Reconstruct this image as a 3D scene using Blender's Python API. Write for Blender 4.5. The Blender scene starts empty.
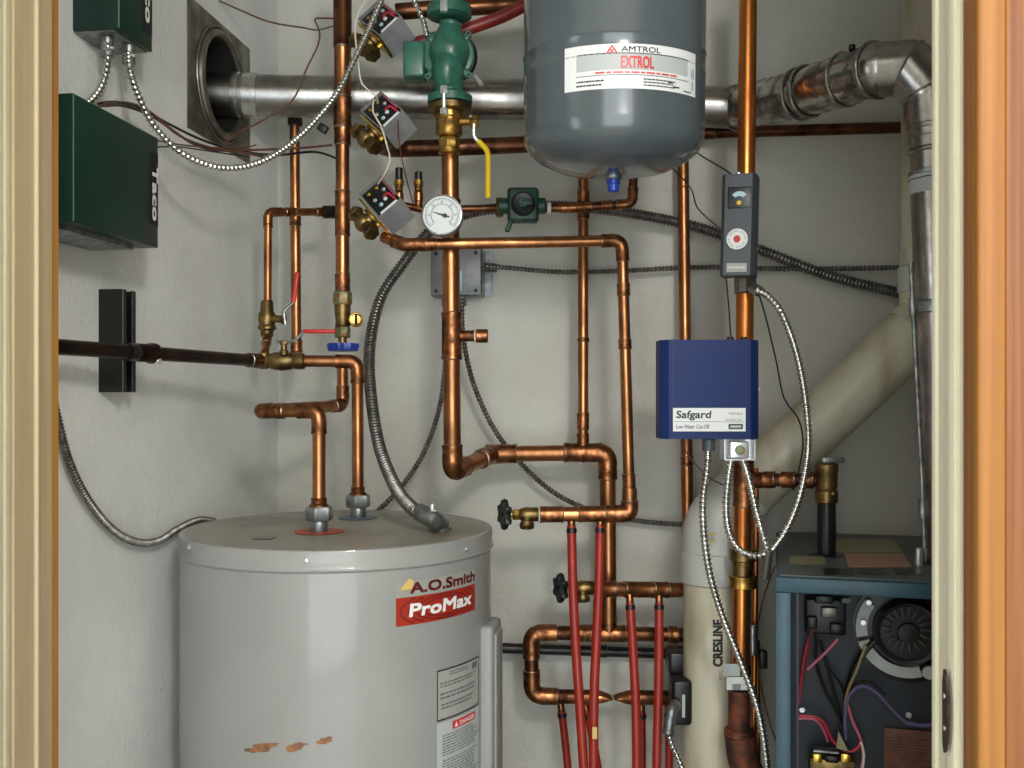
import bpy, bmesh, math, random
from mathutils import Vector, Matrix
random.seed(7)
V = Vector
sc = bpy.context.scene
COL = sc.collection
# ------------------------------------------------------------------ camera, light, exposure
CAMZ, CY = 1.5, 0.128
NN = math.sqrt(1 + CY * CY)
cam_d = bpy.data.cameras.new('camera'); cam = bpy.data.objects.new('camera', cam_d); COL.objects.link(cam)
cam.location = (0, 0, CAMZ); cam.rotation_euler = (math.pi / 2, 0, math.atan(CY))
cam_d.sensor_width = 36; cam_d.lens = 36 * 1000 / 1024; cam_d.shift_y = 12 / 1024; cam_d.clip_start = 0.02
sc.camera = cam
w = bpy.data.worlds.new('world'); sc.world = w; w.use_nodes = True
w.node_tree.nodes['Background'].inputs[0].default_value = (0.75, 0.82, 0.9, 1)
w.node_tree.nodes['Background'].inputs[1].default_value = 0.4

def area(name, loc, rot, sx, sy, power, col):
    l = bpy.data.lights.new(name, 'AREA'); l.shape = 'RECTANGLE'; l.size = sx; l.size_y = sy
    l.energy = power; l.color = col
    o = bpy.data.objects.new(name, l); COL.objects.link(o); o.location = loc; o.rotation_euler = rot
    return o
area('added_reflection_light', (0.25, -1.35, 2.60), (0, 0, 0), 1.3, 1.3, 22, (1.0, 0.97, 0.92))  # added unseen lamp, gives the upper pipes something bright to reflect
area('added_side_fill', (-2.29, -.35, 1.35), (0, -math.pi / 2, 0), 1.4, 1.1, 17, (0.90, 0.95, 1.0))  # added unseen fill from the left, brightens the right jamb
area('window_daylight', (0.45, -2.31, 1.25), (math.pi / 2, 0, 0), 2.6, 2.4, 86, (0.88, 0.95, 1.0))
pl = bpy.data.lights.new('hall_globe_light', 'POINT'); pl.energy = 56; pl.color = (1.0, 0.96, 0.90); pl.shadow_soft_size = 0.11
po = bpy.data.objects.new('hall_globe_light', pl); COL.objects.link(po); po.location = (0.40, -0.30, 2.27)
sc.view_settings.view_transform = 'Standard'; sc.view_settings.look = 'None'
sc.view_settings.gamma = 1; sc.view_settings.use_curve_mapping = False
sc.view_settings.exposure = 0.06

# ------------------------------------------------------------------ picture geometry -> place geometry
def P(px, py, t):
    q = (px - 512) / 1000; v = (396 - py) / 1000
    return V(((q - CY) / NN * t, (1 + CY * q) / NN * t, CAMZ + v * t))
def PY(px, py, Y):
    q = (px - 512) / 1000
    return P(px, py, Y * NN / (1 + CY * q))
def PX(px, py, X):
    q = (px - 512) / 1000
    return P(px, py, X * NN / (q - CY))
RIGHT = V((1, CY, 0)).normalized(); TOW = V((CY, -1, 0)).normalized(); UP = V((0, 0, 1))
XA, YA = V((1, 0, 0)), V((0, 1, 0))

# ------------------------------------------------------------------ materials
def lin(c):
    c = c / 255
    return c / 12.92 if c <= 0.04045 else ((c + 0.055) / 1.055) ** 2.4
def rgb(r, g, b): return (lin(r), lin(g), lin(b), 1)
MATS = {}
def mat(name, c1, c2=None, metal=0.0, rough=0.5, rough2=None, scale=12.0, bump=0.0, bscale=60.0, stretch=(1, 1, 1), lo=0.4, hi=0.62, coat=0.0, spec=0.5, detail=4.0):
    m = bpy.data.materials.new(name); m.use_nodes = True
    nt = m.node_tree; b = nt.nodes['Principled BSDF']
    b.inputs['Base Color'].default_value = c1; b.inputs['Metallic'].default_value = metal
    b.inputs['Roughness'].default_value = rough; b.inputs['Coat Weight'].default_value = coat
    b.inputs['Coat Roughness'].default_value = 0.07; b.inputs['Specular IOR Level'].default_value = spec
    tc = nt.nodes.new('ShaderNodeTexCoord'); mp = nt.nodes.new('ShaderNodeMapping')
    mp.inputs['Scale'].default_value = stretch
    nt.links.new(tc.outputs['Object'], mp.inputs[0])
    if c2 is not None:
        n = nt.nodes.new('ShaderNodeTexNoise'); n.inputs['Scale'].default_value = scale; n.inputs['Detail'].default_value = detail
        nt.links.new(mp.outputs[0], n.inputs['Vector'])
        r = nt.nodes.new('ShaderNodeMapRange'); r.inputs['From Min'].default_value = lo; r.inputs['From Max'].default_value = hi
        nt.links.new(n.outputs['Fac'], r.inputs['Value'])
        mx = nt.nodes.new('ShaderNodeMix'); mx.data_type = 'RGBA'
        mx.inputs[6].default_value = c1; mx.inputs[7].default_value = c2
        nt.links.new(r.outputs[0], mx.inputs[0]); nt.links.new(mx.outputs[2], b.inputs['Base Color'])
        if rough2 is not None:
            r2 = nt.nodes.new('ShaderNodeMapRange'); r2.inputs['To Min'].default_value = rough; r2.inputs['To Max'].default_value = rough2
            nt.links.new(r.outputs[0], r2.inputs['Value']); nt.links.new(r2.outputs[0], b.inputs['Roughness'])
    if bump > 0:
        n2 = nt.nodes.new('ShaderNodeTexNoise'); n2.inputs['Scale'].default_value = bscale; n2.inputs['Detail'].default_value = 3
        nt.links.new(mp.outputs[0], n2.inputs['Vector'])
        bp = nt.nodes.new('ShaderNodeBump'); bp.inputs['Strength'].default_value = bump; bp.inputs['Distance'].default_value = 0.004
        nt.links.new(n2.outputs['Fac'], bp.inputs['Height']); nt.links.new(bp.outputs[0], b.inputs['Normal'])
    MATS[name] = m
    return m
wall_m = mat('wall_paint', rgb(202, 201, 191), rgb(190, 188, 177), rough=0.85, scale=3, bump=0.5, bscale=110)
wall_left_m = mat('wall_paint_lit_left', rgb(228, 231, 229), rgb(216, 219, 217), rough=0.85, scale=4, bump=0.5, bscale=90)  # wall paint made paler to carry the light on this side
hall_m = mat('hall_paint', rgb(176, 168, 152), rough=0.9)
floor_m = mat('pale_tile', rgb(176, 172, 162), rgb(164, 160, 150), rough=0.14, scale=6)
ceil_m = mat('ceiling_paint', rgb(226, 224, 216), rough=0.9)
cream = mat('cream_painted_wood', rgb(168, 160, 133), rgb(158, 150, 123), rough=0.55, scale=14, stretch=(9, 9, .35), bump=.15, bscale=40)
cream_lit = mat('lit_cream_paint', rgb(240, 237, 210), rgb(232, 228, 200), rough=.5, scale=10, stretch=(6, 6, .3))  # light on the right jamb is put into this paler cream
tan = mat('tan_painted_wood', rgb(172, 154, 122), rgb(165, 147, 115), rough=0.5, scale=14, stretch=(9, 9, .3), bump=.12, bscale=40)
tan_dark = mat('tan_wood_bead', rgb(186, 168, 140), rgb(176, 158, 130), rough=0.5, scale=14, stretch=(9, 9, .3))  # tan of the small bead on the left jamb
raw_wood = mat('raw_wood_edge', rgb(168, 116, 52), rgb(146, 96, 40), rough=0.55, scale=10, stretch=(6, 6, .3))
def wood():
    m = mat('varnished_wood', rgb(138, 86, 38), rgb(112, 62, 24), rough=0.6, scale=9, stretch=(16, 16, .22), bump=.1, bscale=30, lo=.35, hi=.68, coat=0)
    return m
wood_m = wood()
wood_light = mat('varnished_wood_light', rgb(160, 108, 46), rgb(140, 88, 34), rough=0.6, scale=9, stretch=(16, 16, .2), lo=.35, hi=.68)
copper = mat('copper', rgb(190, 130, 86), rgb(124, 84, 56), metal=1, rough=0.3, rough2=0.46, scale=26, stretch=(1, 1, .5), lo=.38, hi=.7)
copper_bright = mat('bright_copper', rgb(222, 142, 76), rgb(180, 104, 52), metal=1, rough=0.3, rough2=0.42, scale=20, stretch=(1, 1, .4))
copper_dark = mat('tarnished_copper', rgb(122, 80, 56), rgb(72, 47, 34), metal=1, rough=0.34, rough2=0.5, scale=24)
copper_fit = mat('copper_fitting', rgb(174, 116, 76), rgb(96, 62, 42), metal=1, rough=0.3, rough2=0.52, scale=55, lo=.36, hi=.64)
brown_pipe = mat('brown_oxidised_copper', rgb(66, 50, 42), rgb(40, 31, 28), metal=.9, rough=0.36, scale=14)
solder = mat('solder', rgb(206, 196, 180), rgb(150, 130, 100), metal=1, rough=0.35, scale=80)
brass = mat('brass', rgb(200, 164, 88), rgb(132, 100, 46), metal=1, rough=0.3, rough2=0.5, scale=40)
brass_bright = mat('bright_brass', rgb(236, 200, 92), rgb(200, 158, 60), metal=1, rough=0.22, scale=40)
brass_dull = mat('dull_brass', rgb(140, 116, 72), rgb(92, 76, 48), metal=.95, rough=0.42, scale=40)
verdigris = mat('green_corroded_brass', rgb(124, 140, 108), rgb(136, 104, 64), metal=.7, rough=0.5, scale=90, lo=.42, hi=.58)
chrome = mat('flue_steel', rgb(172, 170, 166), rgb(140, 137, 132), metal=1, rough=0.27, rough2=.36, scale=18, bump=.06, bscale=14)
chrome_crumple = mat('crimped_flue_steel', rgb(186, 183, 178), rgb(120, 116, 110), metal=1, rough=0.15, rough2=.3, scale=40, bump=.45, bscale=26)
galv = mat('galvanised_steel', rgb(156, 160, 160), rgb(120, 126, 126), metal=.9, rough=0.36, rough2=.5, scale=60)
dark_galv = mat('dark_galvanised_plate', rgb(138, 134, 126), rgb(104, 100, 92), metal=.85, rough=0.36, rough2=.5, scale=20)
silver = mat('silver_armour', rgb(228, 228, 222), rgb(198, 200, 194), metal=1, rough=0.24, scale=60)
dull_flex = mat('dull_grey_armour', rgb(132, 130, 126), rgb(104, 102, 98), metal=.9, rough=0.38, scale=60)
bronze = mat('dark_bronze', rgb(88, 78, 66), rgb(52, 46, 40), metal=.8, rough=.4, scale=60)
dark_flex = mat('dark_grey_armour', rgb(92, 90, 88), rgb(70, 68, 66), metal=.8, rough=0.36, scale=60)
steel = mat('zinc_steel', rgb(232, 234, 234), metal=.85, rough=0.34)
black_iron = mat('black_iron', rgb(34, 33, 33), rgb(24, 23, 23), metal=.3, rough=0.35, scale=20)
black_strut = mat('black_strut_paint', rgb(16, 15, 15), rough=0.35)
black_p = mat('black_plastic', rgb(18, 18, 19), rough=0.4)
dark_gap = mat('dark_recess', rgb(20, 17, 15), rough=0.8)  # near-black: shade of holes and gaps as colour, also dark fittings
red_wire = mat('red_wire_jacket', rgb(190, 40, 62), rough=.4)
pink_wire = mat('pink_wire_jacket', rgb(190, 92, 112), rough=.4)
white_wire = mat('white_wire_jacket', rgb(206, 198, 180), rough=.5)
brown_wire = mat('brown_wire_jacket', rgb(92, 58, 44), rough=.5)
olive_wire = mat('olive_wire_jacket', rgb(134, 118, 76), rough=.5)
violet_wire = mat('violet_wire_jacket', rgb(92, 82, 120), rough=.5)
green_dark = mat('dark_green_enamel', rgb(8, 48, 38), rgb(7, 42, 33), rough=0.42, scale=8)
green_edge = mat('pale_green_edge', rgb(84, 130, 112), rough=.4)  # paler green for the corner lines of the boxes
green_pump = mat('green_pump_paint', rgb(50, 104, 86), rgb(38, 86, 70), rough=0.38, scale=30, coat=.15)
green_valve = mat('dark_green_cast_paint', rgb(28, 70, 52), rgb(20, 50, 38), rough=0.45, scale=60)
green_wheel = mat('blackish_green_paint', rgb(16, 28, 24), rough=.4)
fin_m = mat('dark_fin_metal', rgb(70, 68, 64), metal=.5, rough=.5)
grey_enamel = mat('heater_grey_enamel', rgb(146, 147, 144), rgb(141, 142, 139), rough=0.45, scale=5, coat=.38)
grey_cover = mat('heater_cover_enamel', rgb(146, 147, 144), rgb(138, 139, 136), rough=0.42, scale=5, coat=.4)
grey_top = mat('heater_top_dusty', rgb(150, 146, 136), rgb(122, 116, 104), rough=0.42, scale=7, lo=.45, hi=.7)
grey_panel = mat('heater_panel', rgb(138, 140, 138), rough=0.45)
tank_grey = mat('expansion_tank_enamel', rgb(82, 90, 94), rgb(77, 85, 89), rough=0.2, scale=6, coat=.3)
grey_head = mat('grey_motor_housing', rgb(140, 142, 144), rgb(124, 126, 128), rough=0.45, metal=.2, scale=30)
stat_grey = mat('control_grey_enamel', rgb(66, 72, 78), rough=0.42)
stat_dark = mat('control_dark_inset', rgb(52, 57, 62), rough=0.4)
blue_box = mat('navy_enamel', rgb(24, 44, 96), rgb(21, 40, 88), spec=.25, rough=0.5, scale=8)
blue_line = mat('navy_groove', rgb(26, 38, 74), rough=.5)
white_m = mat('white_label', rgb(222, 224, 222), rough=.45)
white_dull = mat('dull_white_label', rgb(176, 182, 180), rough=.5)
silver_lab = mat('silver_grey_label', rgb(160, 160, 154), rough=.4)
pale_lab = mat('pale_translucent_label', rgb(150, 150, 144), rough=.35)
red_lab = mat('red_print', rgb(158, 42, 26), rough=.4)
red_ink = mat('bright_red_print', rgb(206, 56, 54), rough=.4)
dred = mat('dark_red_print', rgb(112, 30, 22), rough=.45)
maroon = mat('maroon_print', rgb(88, 26, 20), rough=.4)
ink = mat('black_print', rgb(28, 28, 30), rough=.5)
grey_ink = mat('grey_print', rgb(104, 108, 108), rough=.5)
green_ink = mat('dark_green_print', rgb(30, 60, 44), rough=.5)
gold = mat('gold_peel', rgb(206, 176, 104), rough=.35)
blue_p = mat('blue_plastic', rgb(30, 62, 160), rgb(26, 54, 142), rough=.35, scale=10)
yellow_p = mat('yellow_vinyl', rgb(222, 188, 20), rough=.4)
red_p = mat('red_vinyl', rgb(190, 40, 34), rough=.4)
pex = mat('red_tube', rgb(150, 38, 22), rgb(136, 32, 19), rough=.42, scale=6)
red_hose = mat('dull_red_tube', rgb(130, 36, 30), rough=.4)
pvc = mat('aged_cream_plastic', rgb(194, 189, 168), rgb(150, 136, 100), rough=.42, scale=16, stretch=(1, 1, .35), lo=.44, hi=.78)
pvc_white = mat('white_plastic_fitting', rgb(186, 188, 184), rough=.4)
purple_glue = mat('pale_yellow_mark', rgb(190, 176, 96), rough=.6)
teal = mat('teal_enamel', rgb(46, 82, 96), rgb(38, 70, 84), rough=.42, scale=10)
boiler_top = mat('boiler_top_enamel', rgb(84, 94, 95), rgb(102, 96, 80), rough=.5, scale=7, lo=.45, hi=.75)
navy_panel = mat('dark_cabinet_lining', rgb(34, 42, 52), rgb(26, 33, 42), rough=.5, scale=10)
rust = mat('rusty_iron', rgb(124, 66, 42), rgb(66, 42, 32), rough=.65, metal=.3, scale=34, lo=.38, hi=.6, bump=.3, bscale=70)
rust_chip = mat('rust_chip', rgb(150, 100, 66), rgb(96, 74, 60), rough=.7, scale=90)
rust_label = mat('brown_data_plate', rgb(110, 72, 56), rgb(90, 58, 46), rough=.5, scale=40)
pink_lab = mat('pink_sticker', rgb(172, 134, 112), rough=.55)
beige_lab = mat('beige_sticker', rgb(146, 140, 110), rough=.55)
teflon = mat('white_sealing_tape', rgb(226, 222, 210), rough=.6)
dial_m = mat('dial_white', rgb(214, 220, 218), rough=.35)
pale_blue = mat('pale_blue_scale', rgb(170, 206, 210), rough=.4)
strap_m = mat('orange_red_ring', rgb(170, 74, 50), rough=.5)
blue_ring = mat('slate_blue_ring', rgb(92, 106, 120), rough=.5)

# ------------------------------------------------------------------ mesh building
WL = {}
class MB:
    def __init__(s): s.v = []; s.f = []; s.sm = []
    def add(s, vs, fs, smooth=True):
        o = len(s.v); s.v += [V(p) for p in vs]
        s.f += [tuple(i + o for i in f) for f in fs]; s.sm += [smooth] * len(fs); return s
    def tube(s, pts, r, segs=16, cap=True, smooth=True, closed=False):
        n = len(pts); rs = r if isinstance(r, (list, tuple)) else [r] * n
        T = []
        for i in range(n):
            a = pts[max(i - 1, 0)]; b = pts[min(i + 1, n - 1)]
            if closed: a = pts[(i - 1) % n]; b = pts[(i + 1) % n]
            d = b - a
            T.append(d.normalized() if d.length > 1e-9 else (T[-1] if T else UP.copy()))
        ref = UP if abs(T[0].z) < .9 else XA
        nx = T[0].cross(ref).normalized(); vs = []; fs = []
        for i in range(n):
            nx = (nx - T[i] * nx.dot(T[i])).normalized(); ny = T[i].cross(nx)
            for k in range(segs):
                a = 2 * math.pi * k / segs
                vs.append(pts[i] + (nx * math.cos(a) + ny * math.sin(a)) * rs[i])
        m = n if closed else n - 1
        for i in range(m):
            j = (i + 1) % n
            for k in range(segs):
                k2 = (k + 1) % segs
                fs.append((i * segs + k, i * segs + k2, j * segs + k2, j * segs + k))
        s.add(vs, fs, smooth)
        if cap and not closed:
            s.add([], [])
            o = len(s.v) - len(vs)
            s.f.append(tuple(o + k for k in reversed(range(segs)))); s.sm.append(False)
            s.f.append(tuple(o + (n - 1) * segs + k for k in range(segs))); s.sm.append(False)
        return s
    def lathe(s, org, axis, prof, segs=24, smooth=True, closed_prof=False):
        ax = V(axis).normalized(); ref = UP if abs(ax.z) < .9 else XA
        nx = ax.cross(ref).normalized(); ny = ax.cross(nx); vs = []; fs = []
        n = len(prof)
        for (r, h) in prof:
            for k in range(segs):
                a = 2 * math.pi * k / segs
                vs.append(V(org) + ax * h + (nx * math.cos(a) + ny * math.sin(a)) * max(r, 1e-5))
        for i in range(n if closed_prof else n - 1):
            j = (i + 1) % n
            for k in range(segs):
                k2 = (k + 1) % segs
                fs.append((i * segs + k, i * segs + k2, j * segs + k2, j * segs + k))
        s.add(vs, fs, smooth)
        if not closed_prof:
            o = len(s.v) - len(vs)
            s.f.append(tuple(o + k for k in reversed(range(segs)))); s.sm.append(False)
            s.f.append(tuple(o + (n - 1) * segs + k for k in range(segs))); s.sm.append(False)
        return s
    def cyl(s, a, b, r, segs=20, r2=None, smooth=True):
        a = V(a); b = V(b); d = b - a; L = d.length; c = min(r * .12, L * .2)
        r2 = r if r2 is None else r2
        return s.lathe(a, d, [(r - c, 0), (r, c), (r2, L - c), (r2 - c, L)], segs, smooth)
    def hexn(s, a, b, r, segs=6):
        a = V(a); b = V(b); d = b - a; L = d.length; c = min(r * .15, L * .25)
        return s.lathe(a, d, [(r * .9, 0), (r, c), (r, L - c), (r * .9, L)], segs, False)
    def box(s, c, size, axes=(XA, YA, UP), bev=0.0, segs=2):
        bm = bmesh.new(); bmesh.ops.create_cube(bm, size=1)
        for v in bm.verts: v.co = V((v.co.x * size[0], v.co.y * size[1], v.co.z * size[2]))
        if bev > 0:
            bmesh.ops.bevel(bm, geom=list(bm.edges), offset=bev, segments=segs, profile=.5, affect='EDGES')
        ax = [V(a).normalized() for a in axes]; c = V(c)
        vs = [c + ax[0] * v.co.x + ax[1] * v.co.y + ax[2] * v.co.z for v in bm.verts]
        bm.verts.index_update()
        fs = [tuple(v.index for v in f.verts) for f in bm.faces]
        bm.free(); s.add(vs, fs, bev > 0 and segs > 2); return s
    def prism(s, poly, n):
        """closed polygon of 3D points pushed along n"""
        k = len(poly); n = V(n)
        vs = [V(p) for p in poly] + [V(p) + n for p in poly]
        fs = [tuple(reversed(range(k))), tuple(range(k, 2 * k))] + [(i, (i + 1) % k, k + (i + 1) % k, k + i) for i in range(k)]
        return s.add(vs, fs, False)
    def sphere(s, c, r, segs=14, sc_=(1, 1, 1)):
        vs = []; fs = []; n = segs // 2
        for i in range(n + 1):
            a = math.pi * i / n
            for k in range(segs):
                b = 2 * math.pi * k / segs
                vs.append(V(c) + V((math.sin(a) * math.cos(b) * r * sc_[0], math.sin(a) * math.sin(b) * r * sc_[1], math.cos(a) * r * sc_[2])))
        for i in range(n):
            for k in range(segs):
                k2 = (k + 1) % segs
                fs.append((i * segs + k, (i + 1) * segs + k, (i + 1) * segs + k2, i * segs + k2))
        return s.add(vs, fs)
    def torus(s, c, axis, R, r, segs=28, rs=8):
        ax = V(axis).normalized(); ref = UP if abs(ax.z) < .9 else XA
        nx = ax.cross(ref).normalized(); ny = ax.cross(nx)
        return s.tube([V(c) + (nx * math.cos(2 * math.pi * i / segs) + ny * math.sin(2 * math.pi * i / segs)) * R for i in range(segs)], r, rs, closed=True)
    def build(s, name, m, parent=None, label=None, cat=None, group=None, kind=None):
        lo = V((min(v.x for v in s.v), min(v.y for v in s.v), min(v.z for v in s.v)))
        hi = V((max(v.x for v in s.v), max(v.y for v in s.v), max(v.z for v in s.v)))
        org = V(((lo.x + hi.x) / 2, (lo.y + hi.y) / 2, lo.z))
        me = bpy.data.meshes.new(name); me.from_pydata([v - org for v in s.v], [], s.f)
        me.polygons.foreach_set('use_smooth', s.sm); me.materials.append(m); me.update()
        bm = bmesh.new(); bm.from_mesh(me); bmesh.ops.recalc_face_normals(bm, faces=bm.faces); bm.to_mesh(me); bm.free()
        me.set_sharp_from_angle(angle=math.radians(32))
        o = bpy.data.objects.new(name, me); COL.objects.link(o)
        WL[o] = org
        if parent is not None: o.parent = parent; o.location = org - WL[parent]
        else: o.location = org
        tag(o, label, cat, group, kind); return o
def tag(o, label=None, cat=None, group=None, kind=None):
    if label: o['label'] = label
    if cat: o['category'] = cat
    if group: o['group'] = group
    if kind: o['kind'] = kind
def empty(name, loc, label, cat, group=None):
    o = bpy.data.objects.new(name, None); COL.objects.link(o); o.location = V(loc); o.empty_display_size = .05
    WL[o] = V(loc); tag(o, label, cat, group); return o

def fillet(pts, R, n=8):
    out = [pts[0]]
    for i in range(1, len(pts) - 1):
        p = pts[i]; a = (pts[i - 1] - p); b = (pts[i + 1] - p)
        Rl = min(R, a.length * .49, b.length * .49); a.normalize(); b.normalize()
        p0 = p + a * Rl; p1 = p + b * Rl
        for k in range(n + 1):
            u = k / n
            out.append(p0 * (1 - u) ** 2 + p * 2 * u * (1 - u) + p1 * u ** 2)
    out.append(pts[-1]); return out
def spline(pts, step=.006):
    out = []
    n = len(pts)
    for i in range(n - 1):
        p0 = pts[max(i - 1, 0)]; p1 = pts[i]; p2 = pts[i + 1]; p3 = pts[min(i + 2, n - 1)]
        k = max(2, int((p2 - p1).length / step))
        for j in range(k):
            u = j / k
            out.append(.5 * ((2 * p1) + (p2 - p0) * u + (2 * p0 - 5 * p1 + 4 * p2 - p3) * u * u + (3 * p1 - p0 - 3 * p2 + p3) * u ** 3))
    out.append(pts[-1]); return out
def resample(pts, step):
    out = [pts[0]]; acc = 0
    for i in range(1, len(pts)):
        a = pts[i - 1]; b = pts[i]; L = (b - a).length; d = step - acc
        while d <= L:
            out.append(a.lerp(b, d / L)); d += step
        acc = (acc + L) % step
    return out

def pipe(name, label, pts, r, m=copper, fit=None, bend=None, group=None, couplings=(), cat='pipe', segs=18, elbows=True, caps=(False, False)):
    """a pipe run: own mesh, children elbow / coupling (> solder_ring)"""
    fit = fit or m
    pts = [V(p) for p in pts]; bend = bend or r * 2.2
    o = MB().tube(fillet(pts, bend), r, segs).build(name, m, label=label, cat=cat, group=group)
    if elbows:
        for i in range(1, len(pts) - 1):
            p = pts[i]; a = pts[i - 1] - p; b = pts[i + 1] - p
            la = min(bend + r * 1.7, a.length * .5); lb = min(bend + r * 1.7, b.length * .5)
            a.normalize(); b.normalize(); path = fillet([p + a * la, p, p + b * lb], bend, 10)
            R = r * 1.16; rr = [R * 1.07, R * 1.07] + [R] * (len(path) - 4) + [R * 1.07, R * 1.07]
            path = [path[0], path[0].lerp(path[1], .35)] + path[1:-1] + [path[-1].lerp(path[-2], .35), path[-1]]
            rr = [R * 1.06, R] + [R * 1.03] * (len(path) - 4) + [R, R * 1.06]
            e = MB().tube(path, rr, segs).build('elbow', fit, o)
            for (q, d) in ((p + a * la, a), (p + b * lb, b)):
                MB().torus(q, d, r * 1.06, r * .1, 20, 6).build('solder_ring', solder, e)
    for cpl in couplings:
        i, u, L = cpl[:3]; k = cpl[3] if len(cpl) > 3 else 1.16
        a = pts[i]; b = pts[i + 1]; d = (b - a).normalized(); c = a.lerp(b, u)
        e = MB().lathe(c - d * L / 2, d, [(r * 1.02, 0), (r * k * 1.04, r * .06), (r * k * 1.04, r * .25), (r * k, r * .4), (r * k, L - r * .4), (r * k * 1.04, L - r * .25), (r * k * 1.04, L - r * .06), (r * 1.02, L)], segs).build('coupling', fit, o)
        MB().torus(c - d * L / 2, d, r * 1.08, r * .09, 20, 6).build('solder_ring', solder, e)
        MB().torus(c + d * L / 2, d, r * 1.08, r * .09, 20, 6).build('solder_ring', solder, e)
    return o
def tee(parent, c, d_main, d_branch, r, L=None, m=copper_fit, r2=None, name='tee'):
    L = L or r * 3; r2 = r2 or r; d1 = V(d_main).normalized(); d2 = V(d_branch).normalized(); R = r * 1.17
    b = MB().lathe(V(c) - d1 * L, d1, [(r, 0), (R * 1.05, r * .05), (R * 1.05, r * .25), (R, r * .4), (R, 2 * L - r * .4), (R * 1.05, 2 * L - r * .25), (R * 1.05, 2 * L - r * .05), (r, 2 * L)], 18)
    b.lathe(V(c), d2, [(r2 * 1.17, 0), (r2 * 1.17, L - r * .3), (r2 * 1.24, L - r * .2), (r2 * 1.24, L), (r2, L)], 18)
    e = b.build(name, m, parent)
    MB().torus(V(c) + d1 * L, d1, r * 1.1, r * .1, 20, 6).build('solder_ring', solder, e)
    MB().torus(V(c) - d1 * L, d1, r * 1.1, r * .1, 20, 6).build('solder_ring', solder, e)
    return e
def flex(name, label, pts, r, m, pitch=.0084, amp=.32, group=None, cat='conduit', parent=None, segs=12):
    path = resample(spline([V(p) for p in pts]), pitch / 4)
    rr = [r * (1 - amp * (0, .15, 1, .85)[i % 4]) for i in range(len(path))]
    return MB().tube(path, rr, segs).build(name, m, parent, label, cat, group)
def wire(name, label, pts, r, m, group=None, cat='wire', parent=None):
    return MB().tube(spline([V(p) for p in pts], .012), r, 7).build(name, m, parent, label, cat, group)

def text_to(mb, body, mapfn, wd, ht, bold=0.0, thick=.0004):
    cu = bpy.data.curves.new('lettering', 'FONT'); cu.body = body; cu.size = 1; cu.resolution_u = 3
    ob = bpy.data.objects.new('lettering', cu); COL.objects.link(ob)
    dg = bpy.context.evaluated_depsgraph_get(); dg.update()
    me = bpy.data.meshes.new_from_object(ob.evaluated_get(dg))
    xs = [v.co.x for v in me.vertices]; ys = [v.co.y for v in me.vertices]
    if xs:
        x0, x1, y0, y1 = min(xs), max(xs), min(ys), max(ys)
        k_ = bold * ht * .9; st_n = 0
        for dx, dy in (((0, 0),) if not bold else ((-k_, -k_), (k_, -k_), (-k_, k_), (k_, k_), (0, 0))):
            f0_, fu_, fv_ = mapfn(0, 0), mapfn(.001, 0), mapfn(0, .001); st_n += 1
            nrm = (fu_ - f0_).cross(fv_ - f0_).normalized() * (.00006 * st_n)
            vs = [nrm + mapfn(dx + (v.co.x - x0) / (x1 - x0) * wd, dy + (v.co.y - y0) / (y1 - y0) * ht) for v in me.vertices]
            mb.add(vs, [tuple(p.vertices) for p in me.polygons], False)
    bpy.data.objects.remove(ob); bpy.data.meshes.remove(me); bpy.data.curves.remove(cu)
    return mb
def planar(O, U, Vv, n, off=.0008):
    O = V(O) + V(n).normalized() * off; U = V(U).normalized(); Vv = V(Vv).normalized()
    return lambda u, v: O + U * u + Vv * v
def decal(mb, fn, u0, v0, u1, v1, nu=1):
    vs = []; fs = []
    for i in range(nu + 1):
        u = u0 + (u1 - u0) * i / nu
        vs += [fn(u, v0), fn(u, v1)]
    for i in range(nu): fs.append((2 * i, 2 * i + 2, 2 * i + 3, 2 * i + 1))
    return mb.add(vs, fs, False)
def fine_print(mb, fn, u0, v0, u1, v1, rows, seed=1, fill=.5):
    rnd = random.Random(seed); h = (v1 - v0) / rows
    for k in range(rows):
        u = u0; v = v0 + h * (k + .2); end = u0 + (u1 - u0) * rnd.uniform(.75, 1)
        while u < end:
            L = (u1 - u0) * rnd.uniform(.04, .12); decal(mb, fn, u, v, min(u + L, u1), v + h * fill); u += L + (u1 - u0) * .018
    return mb
def joined(obj_mb, name, m, parent, label=None): return obj_mb.build(name, m, parent, label)

# ------------------------------------------------------------------ the setting
WX, BY, RX, CE = -.84, 2.251, .72, 2.62
def st(name, mb, m): return mb.build(name, m, kind='structure')
plateY, plateZ, hole = 1.925, 2.126, .096
# left wall with the square hole of the vent
b = MB(); X0, X1 = WX - .1, WX
hy0, hy1, hz0, hz1 = plateY - .106, plateY + .106, plateZ - .106, plateZ + .106
for (y0, y1, z0, z1) in ((1.05, hy0, 0, CE), (hy1, BY + .1, 0, CE), (hy0, hy1, 0, hz0), (hy0, hy1, hz1, CE)):
    b.box(((X0 + X1) / 2, (y0 + y1) / 2, (z0 + z1) / 2), (X1 - X0, y1 - y0, z1 - z0))
st('wall_left', b, wall_left_m)
st('wall_back', MB().box(((WX + RX) / 2, BY + .05, CE / 2), (RX - WX + .2, .1, CE)), wall_m)
st('wall_right', MB().box((RX + .05, (1.12 + BY) / 2, CE / 2), (.1, BY - 1.12, CE)), wall_m)
st('floor', MB().box((0, -.05, -.05), (5.2, 4.8, .1)), floor_m)
st('ceiling', MB().box((0, 0, CE + .05), (5.2, 4.9, .1)), ceil_m)
JL, JR, JF, JN = -.692, .3128, 1.121, 1.036
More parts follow.
